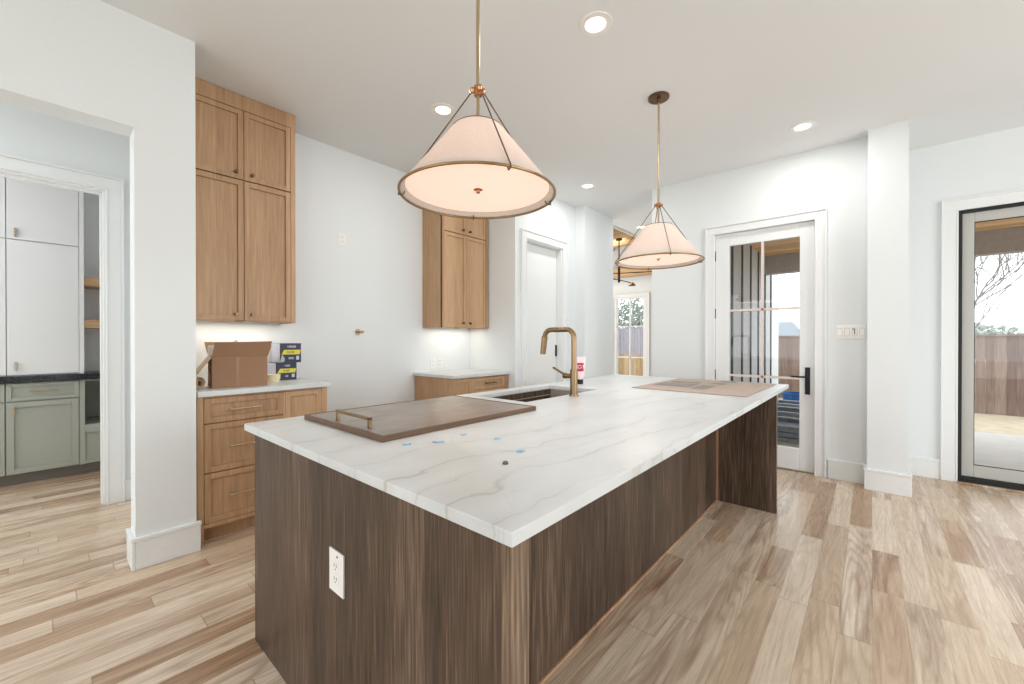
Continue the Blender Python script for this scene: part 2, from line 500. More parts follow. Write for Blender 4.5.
def emis(name, rgb, s, diff=(240, 235, 230)):
    t = NT(name)
    p = t.principled(lin(diff), .6)
    p.inputs['Emission Color'].default_value = lin(rgb)
    p.inputs['Emission Strength'].default_value = s
    return t.m
M['lens'] = emis('led_lens', (255, 252, 246), 3.0)
M['diffuser'] = emis('glowing_diffuser', (255, 212, 190), .82, (226, 212, 204))
def shade_mat():
    t = NT('linen_lamp_shade'); c = t.coords()
    v = t.comb(t.math('MULTIPLY', c[0], 300), t.math('MULTIPLY', c[1], 300), t.math('MULTIPLY', c[2], 300))
    n = t.noise(v, 1, 2)
    col = t.ramp(n, [(.3, lin((226, 216, 208))), (.7, lin((240, 232, 226)))])
    d = t.n('BsdfDiffuse'); tr = t.n('BsdfTranslucent')
    t.l(col, d.inputs[0]); t.l(col, tr.inputs[0])
    mx = t.n('MixShader'); mx.inputs[0].default_value = .35
    t.l(d.outputs[0], mx.inputs[1]); t.l(tr.outputs[0], mx.inputs[2]); t.l(mx.outputs[0], t.out.inputs[0])
    return t.m
M['shade'] = shade_mat()

# ------------------------------------------------------------------ the setting
H = 3.085
struct(MB().box(-8,4.2,-3.6,4.88,-.2,0).box(-8,-1.5,4.88,9.7,-.2,0).box(.1,4.2,4.88,5.47,-.2,0).build('floor', M['floor']))
struct(MB().box(-8,4.2,-3.6,4.97,H,H+.15).box(.1,4.2,4.97,5.6,H,H+.15).box(-3.07,-1.4,4.97,7.25,H,H+.15).build('ceiling', M['ceiling']))
# left wall with wide opening
struct(MB().box(-3.26,-3.09,-3.6,-1.35,0,H).box(-3.26,-3.09,-1.35,.346,2.466,H).box(-3.26,-3.09,.346,.622,0,H).build('wall_left', M['wall']))
struct(MB().box(-4.49,-3.26,.50,.622,0,H).build('wall_left_return', M['wall']))
struct(MB().box(-3.93,-3.78,.63,3.54,0,H).build('wall_back', M['wall']))
struct(MB().box(-3.93,-3.22,3.528,3.65,0,H).box(-3.22,-3.03,3.528,3.715,0,H).box(-3.22,-3.03,4.465,4.79,0,H).box(-3.22,-3.03,3.715,4.465,2.47,H)
       .box(-3.25,-2.89,4.79,5.6,0,H).build('wall_pantry_door_side', M['wall']))
struct(MB().box(-8,-3.25,5.46,5.6,0,4.2).build('wall_living_near', M['wall']))
# far wall with French door
FY = 4.82
struct(MB().box(-1.98,-1.30,FY,FY+.15,0,H).box(-.39,.24,FY,FY+.15,0,H).box(-1.30,-.39,FY,FY+.15,2.43,H).build('wall_far', M['wall']))
struct(MB().box(-1.98,-1.40,FY+.15,9.6,0,4.2).build('wall_living_right', M['wall']))
struct(MB().box(-.024,.23,4.67,4.82,0,H).box(.11,.235,4.82,5.6,0,H).build('wall_pillar', M['wall']))
struct(MB().box(.236,.585,5.45,5.6,0,H).box(.585,1.66,5.45,5.6,2.45,H).box(1.66,4.2,5.45,5.6,0,H).build('wall_right', M['wall']))
# hall and pantry
struct(MB().box(-4.62,-4.49,-2.6,-.95,0,H).box(-4.62,-4.49,.34,.63,0,H).box(-4.62,-4.49,-.95,.34,2.455,H).build('wall_hall', M['wall']))
struct(MB().box(-4.49,-3.26,-2.6,-2.48,0,H).build('wall_hall_end', M['wall']))
struct(MB().box(-6.42,-6.3,-2.2,1.2,0,H).box(-6.3,-4.62,1.08,1.2,0,H).box(-6.3,-4.62,-2.2,-2.08,0,H).build('wall_pantry', M['wall']))
# living room shell
struct(MB().box(-8,-4.93,9.6,9.75,0,4.2).box(-4.07,-1.4,9.6,9.75,0,4.2).box(-4.93,-4.07,9.6,9.75,2.36,4.2).build('wall_living_far', M['wall']))
struct(MB().box(-8.15,-8,5.46,9.75,0,.7).box(-8.15,-8,5.46,6.2,0,4.2).box(-8.15,-8,9.2,9.75,0,4.2).box(-8.15,-8,5.46,9.75,3.0,4.2).build('wall_living_left', M['wall']))
struct(MB().box(-8.1,-3.07,5.6,9.75,3.95,4.1).box(-3.07,-1.4,7.25,9.75,3.95,4.1).box(-3.07,-1.4,7.15,7.25,H,3.95).box(-3.12,-3.05,5.6,7.25,H,3.95).build('ceiling_living', M['ceiling']))
# rear shell behind the camera, with unseen openings added to let sky light in
struct(MB().box(-3.26,4.2,-3.75,-3.6,0,.4).box(-3.26,4.2,-3.75,-3.6,2.6,H).box(-3.26,-3.1,-3.75,-3.6,.4,2.6).box(-.1,.9,-3.75,-3.6,.4,2.6).box(3.5,4.2,-3.75,-3.6,.4,2.6).build('wall_rear', M['wall']))
struct(MB().box(4.2,4.35,-3.75,.6,0,H).box(4.2,4.35,.6,4.2,0,.35).box(4.2,4.35,.6,4.2,2.65,H).box(4.2,4.35,4.2,5.6,0,H).build('wall_side', M['wall']))

# baseboards (flat board with a small stepped cap)
def base(name, runs, h=.18, mat='trim'):
    mb = MB()
    for (x0, x1, y0, y1) in runs:
        dx = .006 if abs(x1-x0) > abs(y1-y0) else 0
        mb.box(x0, x1, y0, y1, 0, h-.022)
        if name != 'x':
            cx0, cx1, cy0, cy1 = x0-.004, x1+.004, y0-.004, y1+.004
            mb.box(cx0, cx1, cy0, cy1, h-.022, h)
    return struct(mb.build(name, M[mat], bevel=.004))
base('baseboard_left', [(-3.09,-3.072,.346,.640), (-3.278,-3.072,.328,.346), (-3.09,-3.072,-3.6,-1.35)])
base('baseboard_far', [(-1.98,-1.385,FY-.018,FY), (-.30,-.024,FY-.018,FY)])
base('baseboard_pillar', [(-.042,.253,4.652,4.67), (-.042,-.024,4.67,4.80), (.235,.253,4.67,5.43)])
base('baseboard_right', [(.253,.485,5.432,5.45), (1.76,4.2,5.432,5.45)])
base('baseboard_hall', [(-4.49,-4.472,.44,.50), (-4.49,-4.472,-2.48,-1.05)], h=.165)
base('baseboard_back', [(-3.78,-3.764,1.46,2.68)], h=.17)
base('baseboard_passage', [(-2.89,-2.872,4.77,5.6), (-3.03,-3.012,4.565,4.772), (-3.03,-2.872,4.772,4.79), (-3.03,-3.012,3.528,3.62)])

def casing(name, axis, face, a0, a1, ztop, w, t=.018, band=.012, out=1):
    """flat casing with a raised outer back band; opening from a0..a1, on plane coordinate face, standing out by t in direction out"""
    mb = MB()
    def bx(p0, p1, z0, z1, th):
        f0, f1 = face, face + out*th
        if axis == 'y': mb.box(p0, p1, f0, f1, z0, z1)     # wall lies along x
        else: mb.box(f0, f1, p0, p1, z0, z1)
    for s in (-1, 1):
        e = a0 if s < 0 else a1
        bx(e, e + s*(w-.016), 0, ztop, t)
        bx(e + s*(w-.016), e + s*w, 0, ztop+w, t+band)
        bx(e - s*.003, e + s*.009, 0, ztop-.003, t+.004)
    bx(a0-(w-.016), a1+(w-.016), ztop, ztop+w-.016, t)
    bx(a0-w+.016, a1+w-.016, ztop+w-.016, ztop+w, t+band)
    bx(a0-.009, a1+.009, ztop-.003, ztop+.009, t+.004)
    return struct(mb.build(name, M['trim'], bevel=.0025))
casing('trim_1', 'y', FY, -1.284, -.398, 2.424, .088, out=-1)
casing('trim_2', 'y', 5.45, .588, 1.66, 2.45, .105, out=-1)
casing('trim_3', 'x', -3.03, 3.715, 4.465, 2.47, .095)
casing('trim_4', 'x', -4.49, -.95, .34, 2.455, .10)
# jambs
struct(MB().box(-4.62,-4.49,.322,.34,0,2.437).box(-4.62,-4.49,-.95,-.932,0,2.437).box(-4.62,-4.49,-.95,.34,2.437,2.455)
       .box(-4.57,-4.53,.308,.322,0,2.437).box(-4.57,-4.53,-.932,.308,2.42,2.437).build('trim_5', M['trim'], bevel=.002))
struct(MB().box(-3.22,-3.03,3.715,3.73,0,2.455).box(-3.22,-3.03,4.45,4.465,0,2.455).box(-3.22,-3.03,3.715,4.465,2.455,2.47).build('trim_6', M['trim'], bevel=.002))
struct(MB().box(-1.30,-1.281,FY,FY+.15,0,2.43).box(-.401,-.39,FY,FY+.15,0,2.43).box(-1.288,-.402,FY,FY+.15,2.422,2.43).build('trim_7', M['trim'], bevel=.001))

# ---- door_1: French door in the far wall
DY0, DY1 = 4.845, 4.89
dx0, dx1 = -1.279, -.403
gx0, gx1, gz0, gz1 = -1.143, -.523, .226, 2.288
d1 = struct(MB().box(dx0,gx0,DY0,DY1,.012,2.42).box(gx1,dx1,DY0,DY1,.012,2.42).box(gx0,gx1,DY0,DY1,gz1,2.42).box(gx0,gx1,DY0,DY1,.012,gz0).build('door_1', M['trim'], bevel=.004),
            'white glazed door with six panes leading to the covered patio')
M['muntin'] = plain('pinkish_white_muntin', (222, 208, 200), .5)
m = MB()
m.box(-.848,-.826,DY0+.004,DY1-.004,gz0,gz1)
for zz in (.909, 1.597): m.box(gx0,gx1,DY0+.004,DY1-.004,zz-.011,zz+.011)
m.build('muntin_grid', M['muntin'], d1)
MB().box(gx0,gx1,DY0+.02,DY0+.024,gz0,gz1).build('glass_pane', M['glass'], d1)
for z in (.91, 1.57, 2.195):
    MB().cyl((-1.287,DY0-.008,z-.055),(-1.287,DY0-.008,z+.055),.0085).box(-1.297,-1.276,DY0-.004,DY0+.004,z-.052,z+.052).build('hinge', M['black'], d1)
h = MB().box(-.478,-.438,DY0-.012,DY0,.76,1.02).build('handle_plate', M['black'], d1, bevel=.002)
MB().cyl((-.458,DY0-.012,.93),(-.458,DY0-.055,.93),.011).tube([(-.458,DY0-.05,.93),(-.50,DY0-.055,.93),(-.585,DY0-.055,.93)],.009).build('lever', M['black'], h)
struct(MB().box(-1.281,-.401,4.84,4.97,0,.011).build('trim_8', M['nickel'], bevel=.002))

# ---- door_2: large glazed patio door on the right
fx0, fx1 = .590, 1.655
d2 = struct(MB().box(fx0,fx0+.026,5.44,5.56,0,2.447).box(fx1-.026,fx1,5.44,5.56,0,2.447).box(fx0+.026,fx1-.026,5.44,5.56,2.42,2.447).box(fx0+.026,fx1-.026,5.44,5.56,0,.06).build('door_2', M['black'], bevel=.002),
            'black-framed full height glass patio door')
m = MB().box(fx0+.026,.692,5.47,5.52,.06,2.42).box(1.56,fx1-.026,5.47,5.52,.06,2.42).box(.692,1.56,5.47,5.52,2.335,2.42).box(.692,1.56,5.47,5.52,.06,.165)
m.build('sash', M['sash'], d2, bevel=.004)
MB().box(.692,1.56,5.492,5.497,.165,2.335).build('glass_pane', M['glass'], d2)
MB().box(.692,.698,5.484,5.49,.165,2.335).box(.692,1.56,5.484,5.49,2.329,2.335).box(.692,1.56,5.484,5.49,.165,.171).build('gasket', M['black'], d2)
struct(MB().box(.59,1.66,5.40,5.44,0,.012).build('trim_9', M['floor'], bevel=.003))

# ---- door_3: white interior door past the coffee niche
d3 = struct(MB().box(-3.15,-3.11,3.733,4.448,.01,2.45).build('door_3', M['trim'], bevel=.003), 'plain white interior door in a deep cased opening')
MB().box(-3.111,-3.104,4.42,4.447,1.07,1.22).box(-3.108,-3.098,4.434,4.447,1.075,1.215).build('latch_plate', M['black'], d3, bevel=.001)

# ---- window_1: tall gridded window in the living room
wz0, wz1 = .25, 2.36
w1 = struct(MB().box(-4.93,-4.85,9.58,9.68,0,wz1).box(-4.15,-4.07,9.58,9.68,0,wz1).box(-4.85,-4.15,9.58,9.68,2.31,wz1).box(-4.85,-4.15,9.58,9.68,0,wz0).build('window_1', M['trim'], bevel=.004))
m = MB().box(-4.515,-4.485,9.60,9.65,wz0,2.31)
for z in (.86, 1.62): m.box(-4.85,-4.15,9.60,9.65,z-.014,z+.014)
m.build('muntin_grid', M['trim'], w1)
MB().box(-4.85,-4.15,9.62,9.625,wz0,2.31).build('glass_pane', M['glass'], w1)
casing('trim_10', 'y', 9.58, -4.93, -4.07, 2.36, .08, out=-1)

# ------------------------------------------------------------------ cabinets facing +X
def shaker(mb, x, y0, y1, z0, z1, rail=.036, t=.02, rec=.013):
    """panel door / drawer front, face at x"""
    mb.box(x-t, x, y0, y0+rail, z0, z1).box(x-t, x, y1-rail, y1, z0, z1)
    mb.box(x-t, x, y0+rail, y1-rail, z1-rail, z1).box(x-t, x, y0+rail, y1-rail, z0, z0+rail)
    mb.box(x-t, x-rec, y0+rail, y1-rail, z0+rail, z1-rail)
    return mb
def bar_pull(parent, x, y0, y1, z, mat='nickel', r=.0055):
    mb = MB().cyl((x+.028, y0, z), (x+.028, y1, z), r, n=12)
    for y in (y0+.018, y1-.018):
        mb.cyl((x, y, z), (x+.028, y, z), .005, n=10)
        mb.cyl((x, y, z), (x+.003, y, z), .009, n=12)
    return mb.build('handle', M[mat], parent)
def knob(parent, x, y, z, mat='brassdark'):
    mb = MB().cyl((x, y, z), (x+.018, y, z), .0055, n=10).cyl((x+.016, y, z), (x+.026, y, z), .013, .012, n=16).cyl((x,y,z),(x+.003,y,z),.011,n=14)
    return mb.build('knob', M[mat], parent)

def upper(label, y0, y1, xf=-3.49, name='wall_cabinet'):
    xb = -3.78
    z0, z1 = 1.418, 3.082
    t = thing(name, (xb+.15, (y0+y1)/2, z0), label, 'cabinet')
    W_ = y1-y0
    MB().box(xb,xf-.002,y0,y0+.02,z0,z1).box(xb,xf-.002,y1-.02,y1,z0,z1).box(xb,xf-.024,y0+.02,y1-.02,z0+.012,z0+.03).box(xb,xb+.012,y0+.02,y1-.02,z0+.03,z1)\
        .box(xb+.012,xf-.024,y0+.02,y1-.02,2.44,2.47).box(xb+.012,xf-.024,y0+.02,y1-.02,z1-.02,z1).build('carcass', M['oakx'], t)
    MB().box(xf-.022,xf,y0,y0+.034,z0,z1).box(xf-.022,xf,y1-.034,y1,z0,z1).box(xf-.022,xf,y0+.034,y1-.034,2.975,z1).box(xf-.022,xf,y0+.034,y1-.034,z0,z0+.006).build('face_frame', M['oak'], t, bevel=.0015)
    ym = (y0+y1)/2; g = .002
    for (za, zb) in ((2.464, 2.971), (1.427, 2.454)):
        for (ya, yb, kside) in ((y0+.036, ym-g, 1), (ym+g, y1-.036, -1)):
            d = shaker(MB(), xf-.001, ya, yb, za, zb).build('door', M['oak'], t, bevel=.0015)
            ky = yb-.05 if kside > 0 else ya+.05
            knob(d, xf-.001, ky, za+.045)
    # small round puck light under the cabinet
    p = MB().cyl((xb+.17, ym, z0+.012), (xb+.17, ym, z0+.001), .03, .028, n=20).build('puck_light', M['brassdark'], t)
    area('undercabinet_lamp', (xb+.15, ym, z0-.002), (0, 0, 0), .06, (W_*.8), 1.7 if y0 < 2 else 1.6, (1, .92, .80), parent=t)
    return t
upper('natural oak wall cabinet to the ceiling, above the open cardboard box', .632, 1.352)
upper('natural oak wall cabinet above the coffee-niche counter, partly behind the near lamp', 2.81, 3.512, xf=-3.44)

# near base cabinet
xf = -3.13
t = thing('base_cabinet', (-3.45, 1.04, 0), 'natural oak base cabinet with three wide drawers, below the open cardboard box', 'cabinet')
MB().box(-3.776,xf-.022,.634,1.436,.10,.93).box(-3.776,-3.205,.634,1.436,0,.10).build('carcass', M['oakx'], t)
MB().box(xf-.022,xf,.634,.667,.0,.93).box(xf-.022,xf,1.398,1.438,.10,.93).box(xf-.022,xf,1.128,1.141,.12,.93).box(xf-.022,xf,.667,1.398,.917,.93).box(xf-.022,xf,.667,1.398,.10,.127).build('face_frame', M['oak'], t, bevel=.001)
for (z0, z1, hz) in ((.759,.914,.836), (.447,.752,.60), (.13,.44,.285)):
    d = shaker(MB(), xf, .670, 1.127, z0, z1, rail=.035).build('drawer', M['oak'], t, bevel=.0015)
    bar_pull(d, xf, .80, .985, hz)
d = shaker(MB(), xf, 1.143, 1.396, .13, .914, rail=.035).build('door', M['oak'], t, bevel=.0015)
knob(d, xf, 1.19, .60)
tag(MB().box(-3.778,-3.10,.632,1.449,.93,.963).build('countertop', M['quartz'], bevel=.002), 'short white veined counter slab under the open cardboard box', 'countertop')

t = thing('base_cabinet', (-3.45, 3.1, 0), 'natural oak base cabinet in the coffee niche, beyond the range gap', 'cabinet')
MB().box(-3.776,xf-.022,2.70,3.524,.10,.898).box(-3.776,-3.205,2.70,3.524,0,.10).build('carcass', M['oakx'], t)
MB().box(xf-.022,xf,2.698,2.722,0,.898).box(xf-.022,xf,3.455,3.526,.1,.898).box(xf-.022,xf,2.958,2.982,.1,.898).box(xf-.022,xf,2.722,3.455,.885,.898).build('face_frame', M['oak'], t, bevel=.001)
d = shaker(MB(), xf, 2.724, 2.956, .13, .884, rail=.035).build('door', M['oak'], t, bevel=.0015)
for (z0, z1) in ((.76, .882), (.45, .754), (.13, .444)):
    d = shaker(MB(), xf, 2.984, 3.453, z0, z1, rail=.035).build('drawer', M['oak'], t, bevel=.0015)
    bar_pull(d, xf, 3.14, 3.30, (z0+z1)/2, 'brassdark')
tag(MB().box(-3.778,-3.10,2.675,3.526,.898,.928).build('countertop', M['quartz'], bevel=.002), 'white veined counter slab on the cabinet in the coffee niche', 'countertop')

# ------------------------------------------------------------------ pantry: sage base units, white uppers, black top
PX = -5.65
k_ = .966
def py(v): return v*k_
def pz(v): return 1.28+(v-1.28)*k_
def sage_unit(label, y0, y1, niche=False):
    t = thing('base_cabinet', (PX-.3, (y0+y1)/2, 0), label, 'cabinet', None)
    zt = pz(.892)
    if not niche:
        MB().box(PX-.58,PX-.022,y0,y1,.10,zt).build('carcass', M['sage'], t)
        MB().box(PX-.58,PX-.07,y0,y1,0,.10).build('toe_kick', M['sagek'], t)
        d = shaker(MB(), PX, y0+.004, y1-.004, pz(.727), pz(.886), rail=.03).build('drawer', M['sage'], t, bevel=.0015)
        bar_pull(d, PX, (y0+y1)/2-.085, (y0+y1)/2+.085, pz(.81))
        d = shaker(MB(), PX, y0+.004, y1-.004, .105, pz(.715), rail=.045).build('door', M['sage'], t, bevel=.0015)
        MB().tube([(PX,y0+.05,pz(.66)),(PX+.025,y0+.05,pz(.66))],.005).cyl((PX+.025,y0+.05,pz(.60)),(PX+.025,y0+.05,pz(.68)),.006).build('handle', M['nickel'], d)
    else:
        zn0, zn1 = pz(.445), pz(.879)
        MB().box(PX-.58,PX,y0,y0+.035,.10,zt).box(PX-.58,PX,y1-.035,y1,.10,zt).box(PX-.58,PX,y0+.035,y1-.035,zn1,zt).box(PX-.58,PX,y0+.035,y1-.035,zn0-.045,zn0)\
            .box(PX-.58,PX-.56,y0+.035,y1-.035,zn0,zn1).box(PX-.58,PX-.03,y0+.035,y1-.035,.10,zn0-.045).build('carcass', M['sage'], t, bevel=.001)
        MB().box(PX-.58,PX-.07,y0,y1,0,.10).build('toe_kick', M['sagek'], t)
        shaker(MB(), PX+.001, y0+.008, y1-.008, .105, zn0-.045, rail=.03).build('drawer', M['sage'], t, bevel=.0015)
    return t
ym = py(.252)
sage_unit('sage green pantry cabinet with one drawer over one door, beside the open cubby', py(-.208), ym)
sage_unit('sage green pantry cabinet cut off by the left edge of the photo', py(-.208)-.47, py(-.208))
sage_unit('sage green pantry cabinet with an open cubby, half behind the door casing', ym, ym+.62, True)
tag(MB().box(PX-.62,PX+.025,py(-.208)-.47,1.07,pz(.893),pz(.952)).build('countertop', M['black_stone'], bevel=.002), 'black stone pantry counter slab on the sage green cabinets', 'countertop')
# white tower units
def white_unit(label, y0, y1):
    t = thing('wall_cabinet', (PX-.3, (y0+y1)/2, pz(.953)), label, 'cabinet')
    zb = pz(.953)
    MB().box(PX-.58,PX-.022,y0,y1,zb,3.0).build('carcass', M['white_cab'], t)
    for (z0, z1, hz, side) in ((zb+.012, pz(2.19), zb+.05, 0), (pz(2.20), 2.95, pz(2.20)+.02, 0)):
        d = MB().box(PX-.02,PX,y0+.003,y1-.003,z0,z1).build('door', M['white_cab'], t, bevel=.002)
        MB().box(PX,PX+.02,y0+.045,y0+.056,hz,hz+.075).build('handle', M['nickel'], d, bevel=.002)
    return t
white_unit('tall flat white pantry wall cabinet, the whole one above the sage drawer unit', py(-.20), ym)
white_unit('tall flat white pantry wall cabinet cut off by the left photo edge', py(-.20)-.47, py(-.20))
t = thing('open_shelf_unit', (PX-.3, ym+.3, pz(.953)), 'white open pantry shelf unit with oak shelves, half behind the door casing', 'shelf unit')
MB().box(PX-.4,PX,ym,ym+.032,pz(.953),3.0).box(PX-.4,PX,ym+.60,ym+.63,pz(.953),3.0).box(PX-.4,PX-.385,ym+.032,ym+.60,pz(.953),3.0).build('carcass', M['white_cab'], t, bevel=.001)
for z in (1.403, 1.823):
    MB().box(PX-.385,PX-.01,ym+.032,ym+.60,pz(z),pz(z+.08)).build('shelf', M['oakh'], t, bevel=.001)

# ------------------------------------------------------------------ island
isl = thing('kitchen_island', (-1.3, 2.1, 0), 'long dark-stained oak island base with open seating overhang', 'kitchen island')
MB().box(-1.980,-.93,.600,.62,.0,.884).box(-.93,-.552,.600,.618,.0,.884).build('end_panel', M['dark'], isl)
MB().box(-1.980,-1.960,.62,3.60,.0,.884).box(-.95,-.93,.653,3.56,.0,.884).box(-1.960,-.95,3.58,3.60,.0,.884).box(-1.960,-.95,.62,3.58,.0,.10).build('body', M['darky'], isl)
MB().box(-.552,-.523,.600,.653,.0,.884).box(-.93,-.552,.618,.653,.0,.884).build('corner_post', M['darkpost'], isl, bevel=.001)
MB().box(-.93,-.523,3.56,3.60,.0,.884).build('support_panel', M['dark'], isl, bevel=.001)
MB().box(-.93,-.918,3.548,3.56,.0,.884).box(-.93,-.922,.653,3.548,.0,.006).build('edge_bead', M['rawtrim'], isl)
# outlet set in the end panel
ot = MB().box(-1.28,-1.19,.594,.60,.503,.633).build('outlet_plate', M['plate'], isl, bevel=.0015)
for zc in (.588, .548):
    r = MB().box(-1.252,-1.218,.5925,.594,zc-.016,zc+.016).build('receptacle', M['plate'], ot, bevel=.0006)
for zc in (.588, .548):
    for xx in (-1.244, -1.230): MB().box(xx,xx+.002,.592,.5927,zc-.004,zc+.007).build('socket_slot', M['slot'], ot)
    MB().cyl((-1.236,.5927,zc-.010),(-1.236,.592,zc-.010),.0022,n=10).build('socket_slot', M['slot'], ot)
MB().cyl((-1.226,.5945,.618),(-1.226,.5925,.618),.003,n=10).build('indicator', M['slot'], ot)

sx0, sx1, sy0, sy1 = -1.975, -1.535, 1.89, 2.725
top = MB().ring_slab((-2.072,-.512,.587,4.072), (sx0,sx1,sy0,sy1), .885, .915).build('countertop', M['quartz'], bevel=.0025)
tag(top, 'large white veined quartz slab on the dark island', 'countertop')
# sink (undermount, inside the cut-out)
t = thing('kitchen_sink', (-1.755, 2.31, .68), 'undermount metal sink sunk into the island slab', 'sink')
m = MB()
zt, zb = .884, .68
m.ring_slab((sx0-.02,sx1+.02,sy0-.02,sy1+.02), (sx0+.004,sx1-.004,sy0+.004,sy1-.004), zt-.003, zt)
m.ring_slab((sx0+.0,sx1-.0,sy0+.0,sy1-.0), (sx0+.004,sx1-.004,sy0+.004,sy1-.004), zb, zt-.003)
m.box(sx0,sx1,sy0,sy1,zb-.004,zb)
m.build('basin', M['steel'], t)
MB().box(sx0+.004,sx0+.02,sy0+.004,sy1-.004,zt-.045,zt-.038).box(sx1-.02,sx1-.004,sy0+.004,sy1-.004,zt-.045,zt-.038).build('ledge', M['steel'], t)
MB().cyl((-1.755,2.31,zb),(-1.755,2.31,zb+.004),.055,n=28).cyl((-1.755,2.31,zb+.004),(-1.755,2.31,zb+.007),.03,n=24).build('drain', M['brassdark'], t)

# faucet
fx, fy = -1.468, 2.30
t = thing('kitchen_faucet', (fx, fy, .915), 'brushed brass faucet with a squared gooseneck spout, at the island sink', 'faucet')
MB().cyl((fx,fy,.915),(fx,fy,.925),.032,.030,n=28).cyl((fx,fy,.925),(fx,fy,1.085),.0245,n=28).cyl((fx,fy,1.085),(fx,fy,1.09),.0245,.019,n=28).build('base', M['brass'], t)
R_ = .055; ztop = 1.352; xr = fx-.238
pts = [(fx,fy,1.088),(fx,fy,ztop-R_)]
for i in range(1, 9):
    a = PI/2*i/8
    pts.append((fx-R_+R_*math.cos(a), fy, ztop-R_+R_*math.sin(a)))
pts.append((xr+R_, fy, ztop))
for i in range(1, 8):
    a = math.radians(78)*i/7
    pts.append((xr+R_-R_*math.sin(a), fy, ztop-R_+R_*math.cos(a)))
MB().tube(pts, .0168, n=20).build('spout', M['brass'], t)
e = Vector(pts[-1]); dd = (e-Vector(pts[-2])).normalized()
dd = Vector((-.13, 0, -1)).normalized()
MB().cyl(e, e+dd*.008, .0185, .0215, n=24).cyl(e+dd*.008, e+dd*.125, .0215, .0195, n=24).build('spray_head', M['brass'], t)
MB().cyl((fx-.02,fy,1.045),(fx-.062,fy,1.045),.017,n=24).cyl((fx-.062,fy,1.045),(fx-.078,fy,1.045),.020,n=24).tube([(fx-.070,fy,1.05),(fx-.10,fy,1.065),(fx-.165,fy,1.095)],[.009,.008,.0075],n=14).build('lever', M['brass'], t)

# stone tray with brass handle(s)
t = thing('serving_tray', (-1.62, 1.2, .915), 'brown stone serving tray with a brass handle, near the sink', 'tray')
tx0, tx1, ty0, ty1 = -1.972, -1.312, .80, 1.695
MB().box(tx0+.014,tx1-.014,ty0+.014,ty1-.014,.9155,.936).build('slab', M['traystone'], t)
MB().ring_slab((tx0,tx1,ty0,ty1), (tx0+.014,tx1-.014,ty0+.014,ty1-.014), .9155, .9375).build('rim', M['traywood'], t, bevel=.0015)
for yy in (ty0+.045,):
    m = MB()
    for xx in (-1.735, -1.475): m.box(xx-.007,xx+.007,yy-.007,yy+.007,.936,.978)
    m.box(-1.742,-1.468,yy-.007,yy+.007,.968,.981)
    m.build('handle', M['brass'], t, bevel=.002)

# tube of sealant standing on its black cap
cx, cy = -1.835, 2.975
t = thing('sealant_tube', (cx, cy, .915), 'pink and white squeeze tube on a black cap, behind the faucet', 'tube')
MB().cyl((cx,cy,.915),(cx,cy,.955),.023,.024,n=28).cyl((cx,cy,.955),(cx,cy,.962),.024,.019,n=28).build('cap', M['black'], t)
a_ = math.atan2(0-cx, -(0-cy))  # faces the room
m = MB()
ring = []
n_ = 28
ux, uy = math.cos(math.radians(38)), math.sin(math.radians(38))     # wide direction of the flattened tube
prof = [(.955,.024,.024),(.985,.034,.030),(1.05,.041,.025),(1.11,.045,.014),(1.125,.046,.004),(1.143,.046,.0025)]
vs_ = []
for z, a, b in prof:
    for k in range(n_):
        th = 2*PI*k/n_; p, q = a*math.cos(th), b*math.sin(th)
        vs_.append((cx+p*ux-q*uy, cy+p*uy+q*ux, z))
fs_ = [(i*n_+k, i*n_+(k+1) % n_, (i+1)*n_+(k+1) % n_, (i+1)*n_+k) for i in range(len(prof)-1) for k in range(n_)]
fs_.append(tuple(range((len(prof)-1)*n_, len(prof)*n_)))
m.add(vs_, fs_, True); m.build('body', M['pink'], t)
nx, ny = uy, -ux
def tubept(s_, z, off):
    # point on the front of the tube
    for (za, aa, ba), (zb_, ab, bb) in zip(prof, prof[1:]):
        if za <= z <= zb_:
            f = (z-za)/(zb_-za); A = aa+(ab-aa)*f; B = ba+(bb-ba)*f
            q = B*math.sqrt(max(0, 1-(s_/A)**2))+off
            return (cx+s_*ux+q*nx, cy+s_*uy+q*ny, z)
gv = []; gs = [-.027+.054*i/8 for i in range(9)]; gz = [1.022+.07*j/6 for j in range(7)]
for z in gz:
    for s_ in gs: gv.append(tubept(s_, z, .0008))
m = MB().add(gv, [(j*9+i, j*9+i+1, (j+1)*9+i+1, (j+1)*9+i) for j in range(6) for i in range(8)], True)
lab = m.build('label', M['red'], t)
px_, py_, _ = tubept(0, 1.055, .003)
Mx = Matrix.Translation((px_+ux*.004, py_+uy*.004, 1.058)) @ Matrix(((ux,0,nx,0),(uy,0,ny,0),(0,1,0,0),(0,0,0,1)))
text_mesh('lettering', 'OT', .044, M['whiteprint'], lab, Mx, .0006)

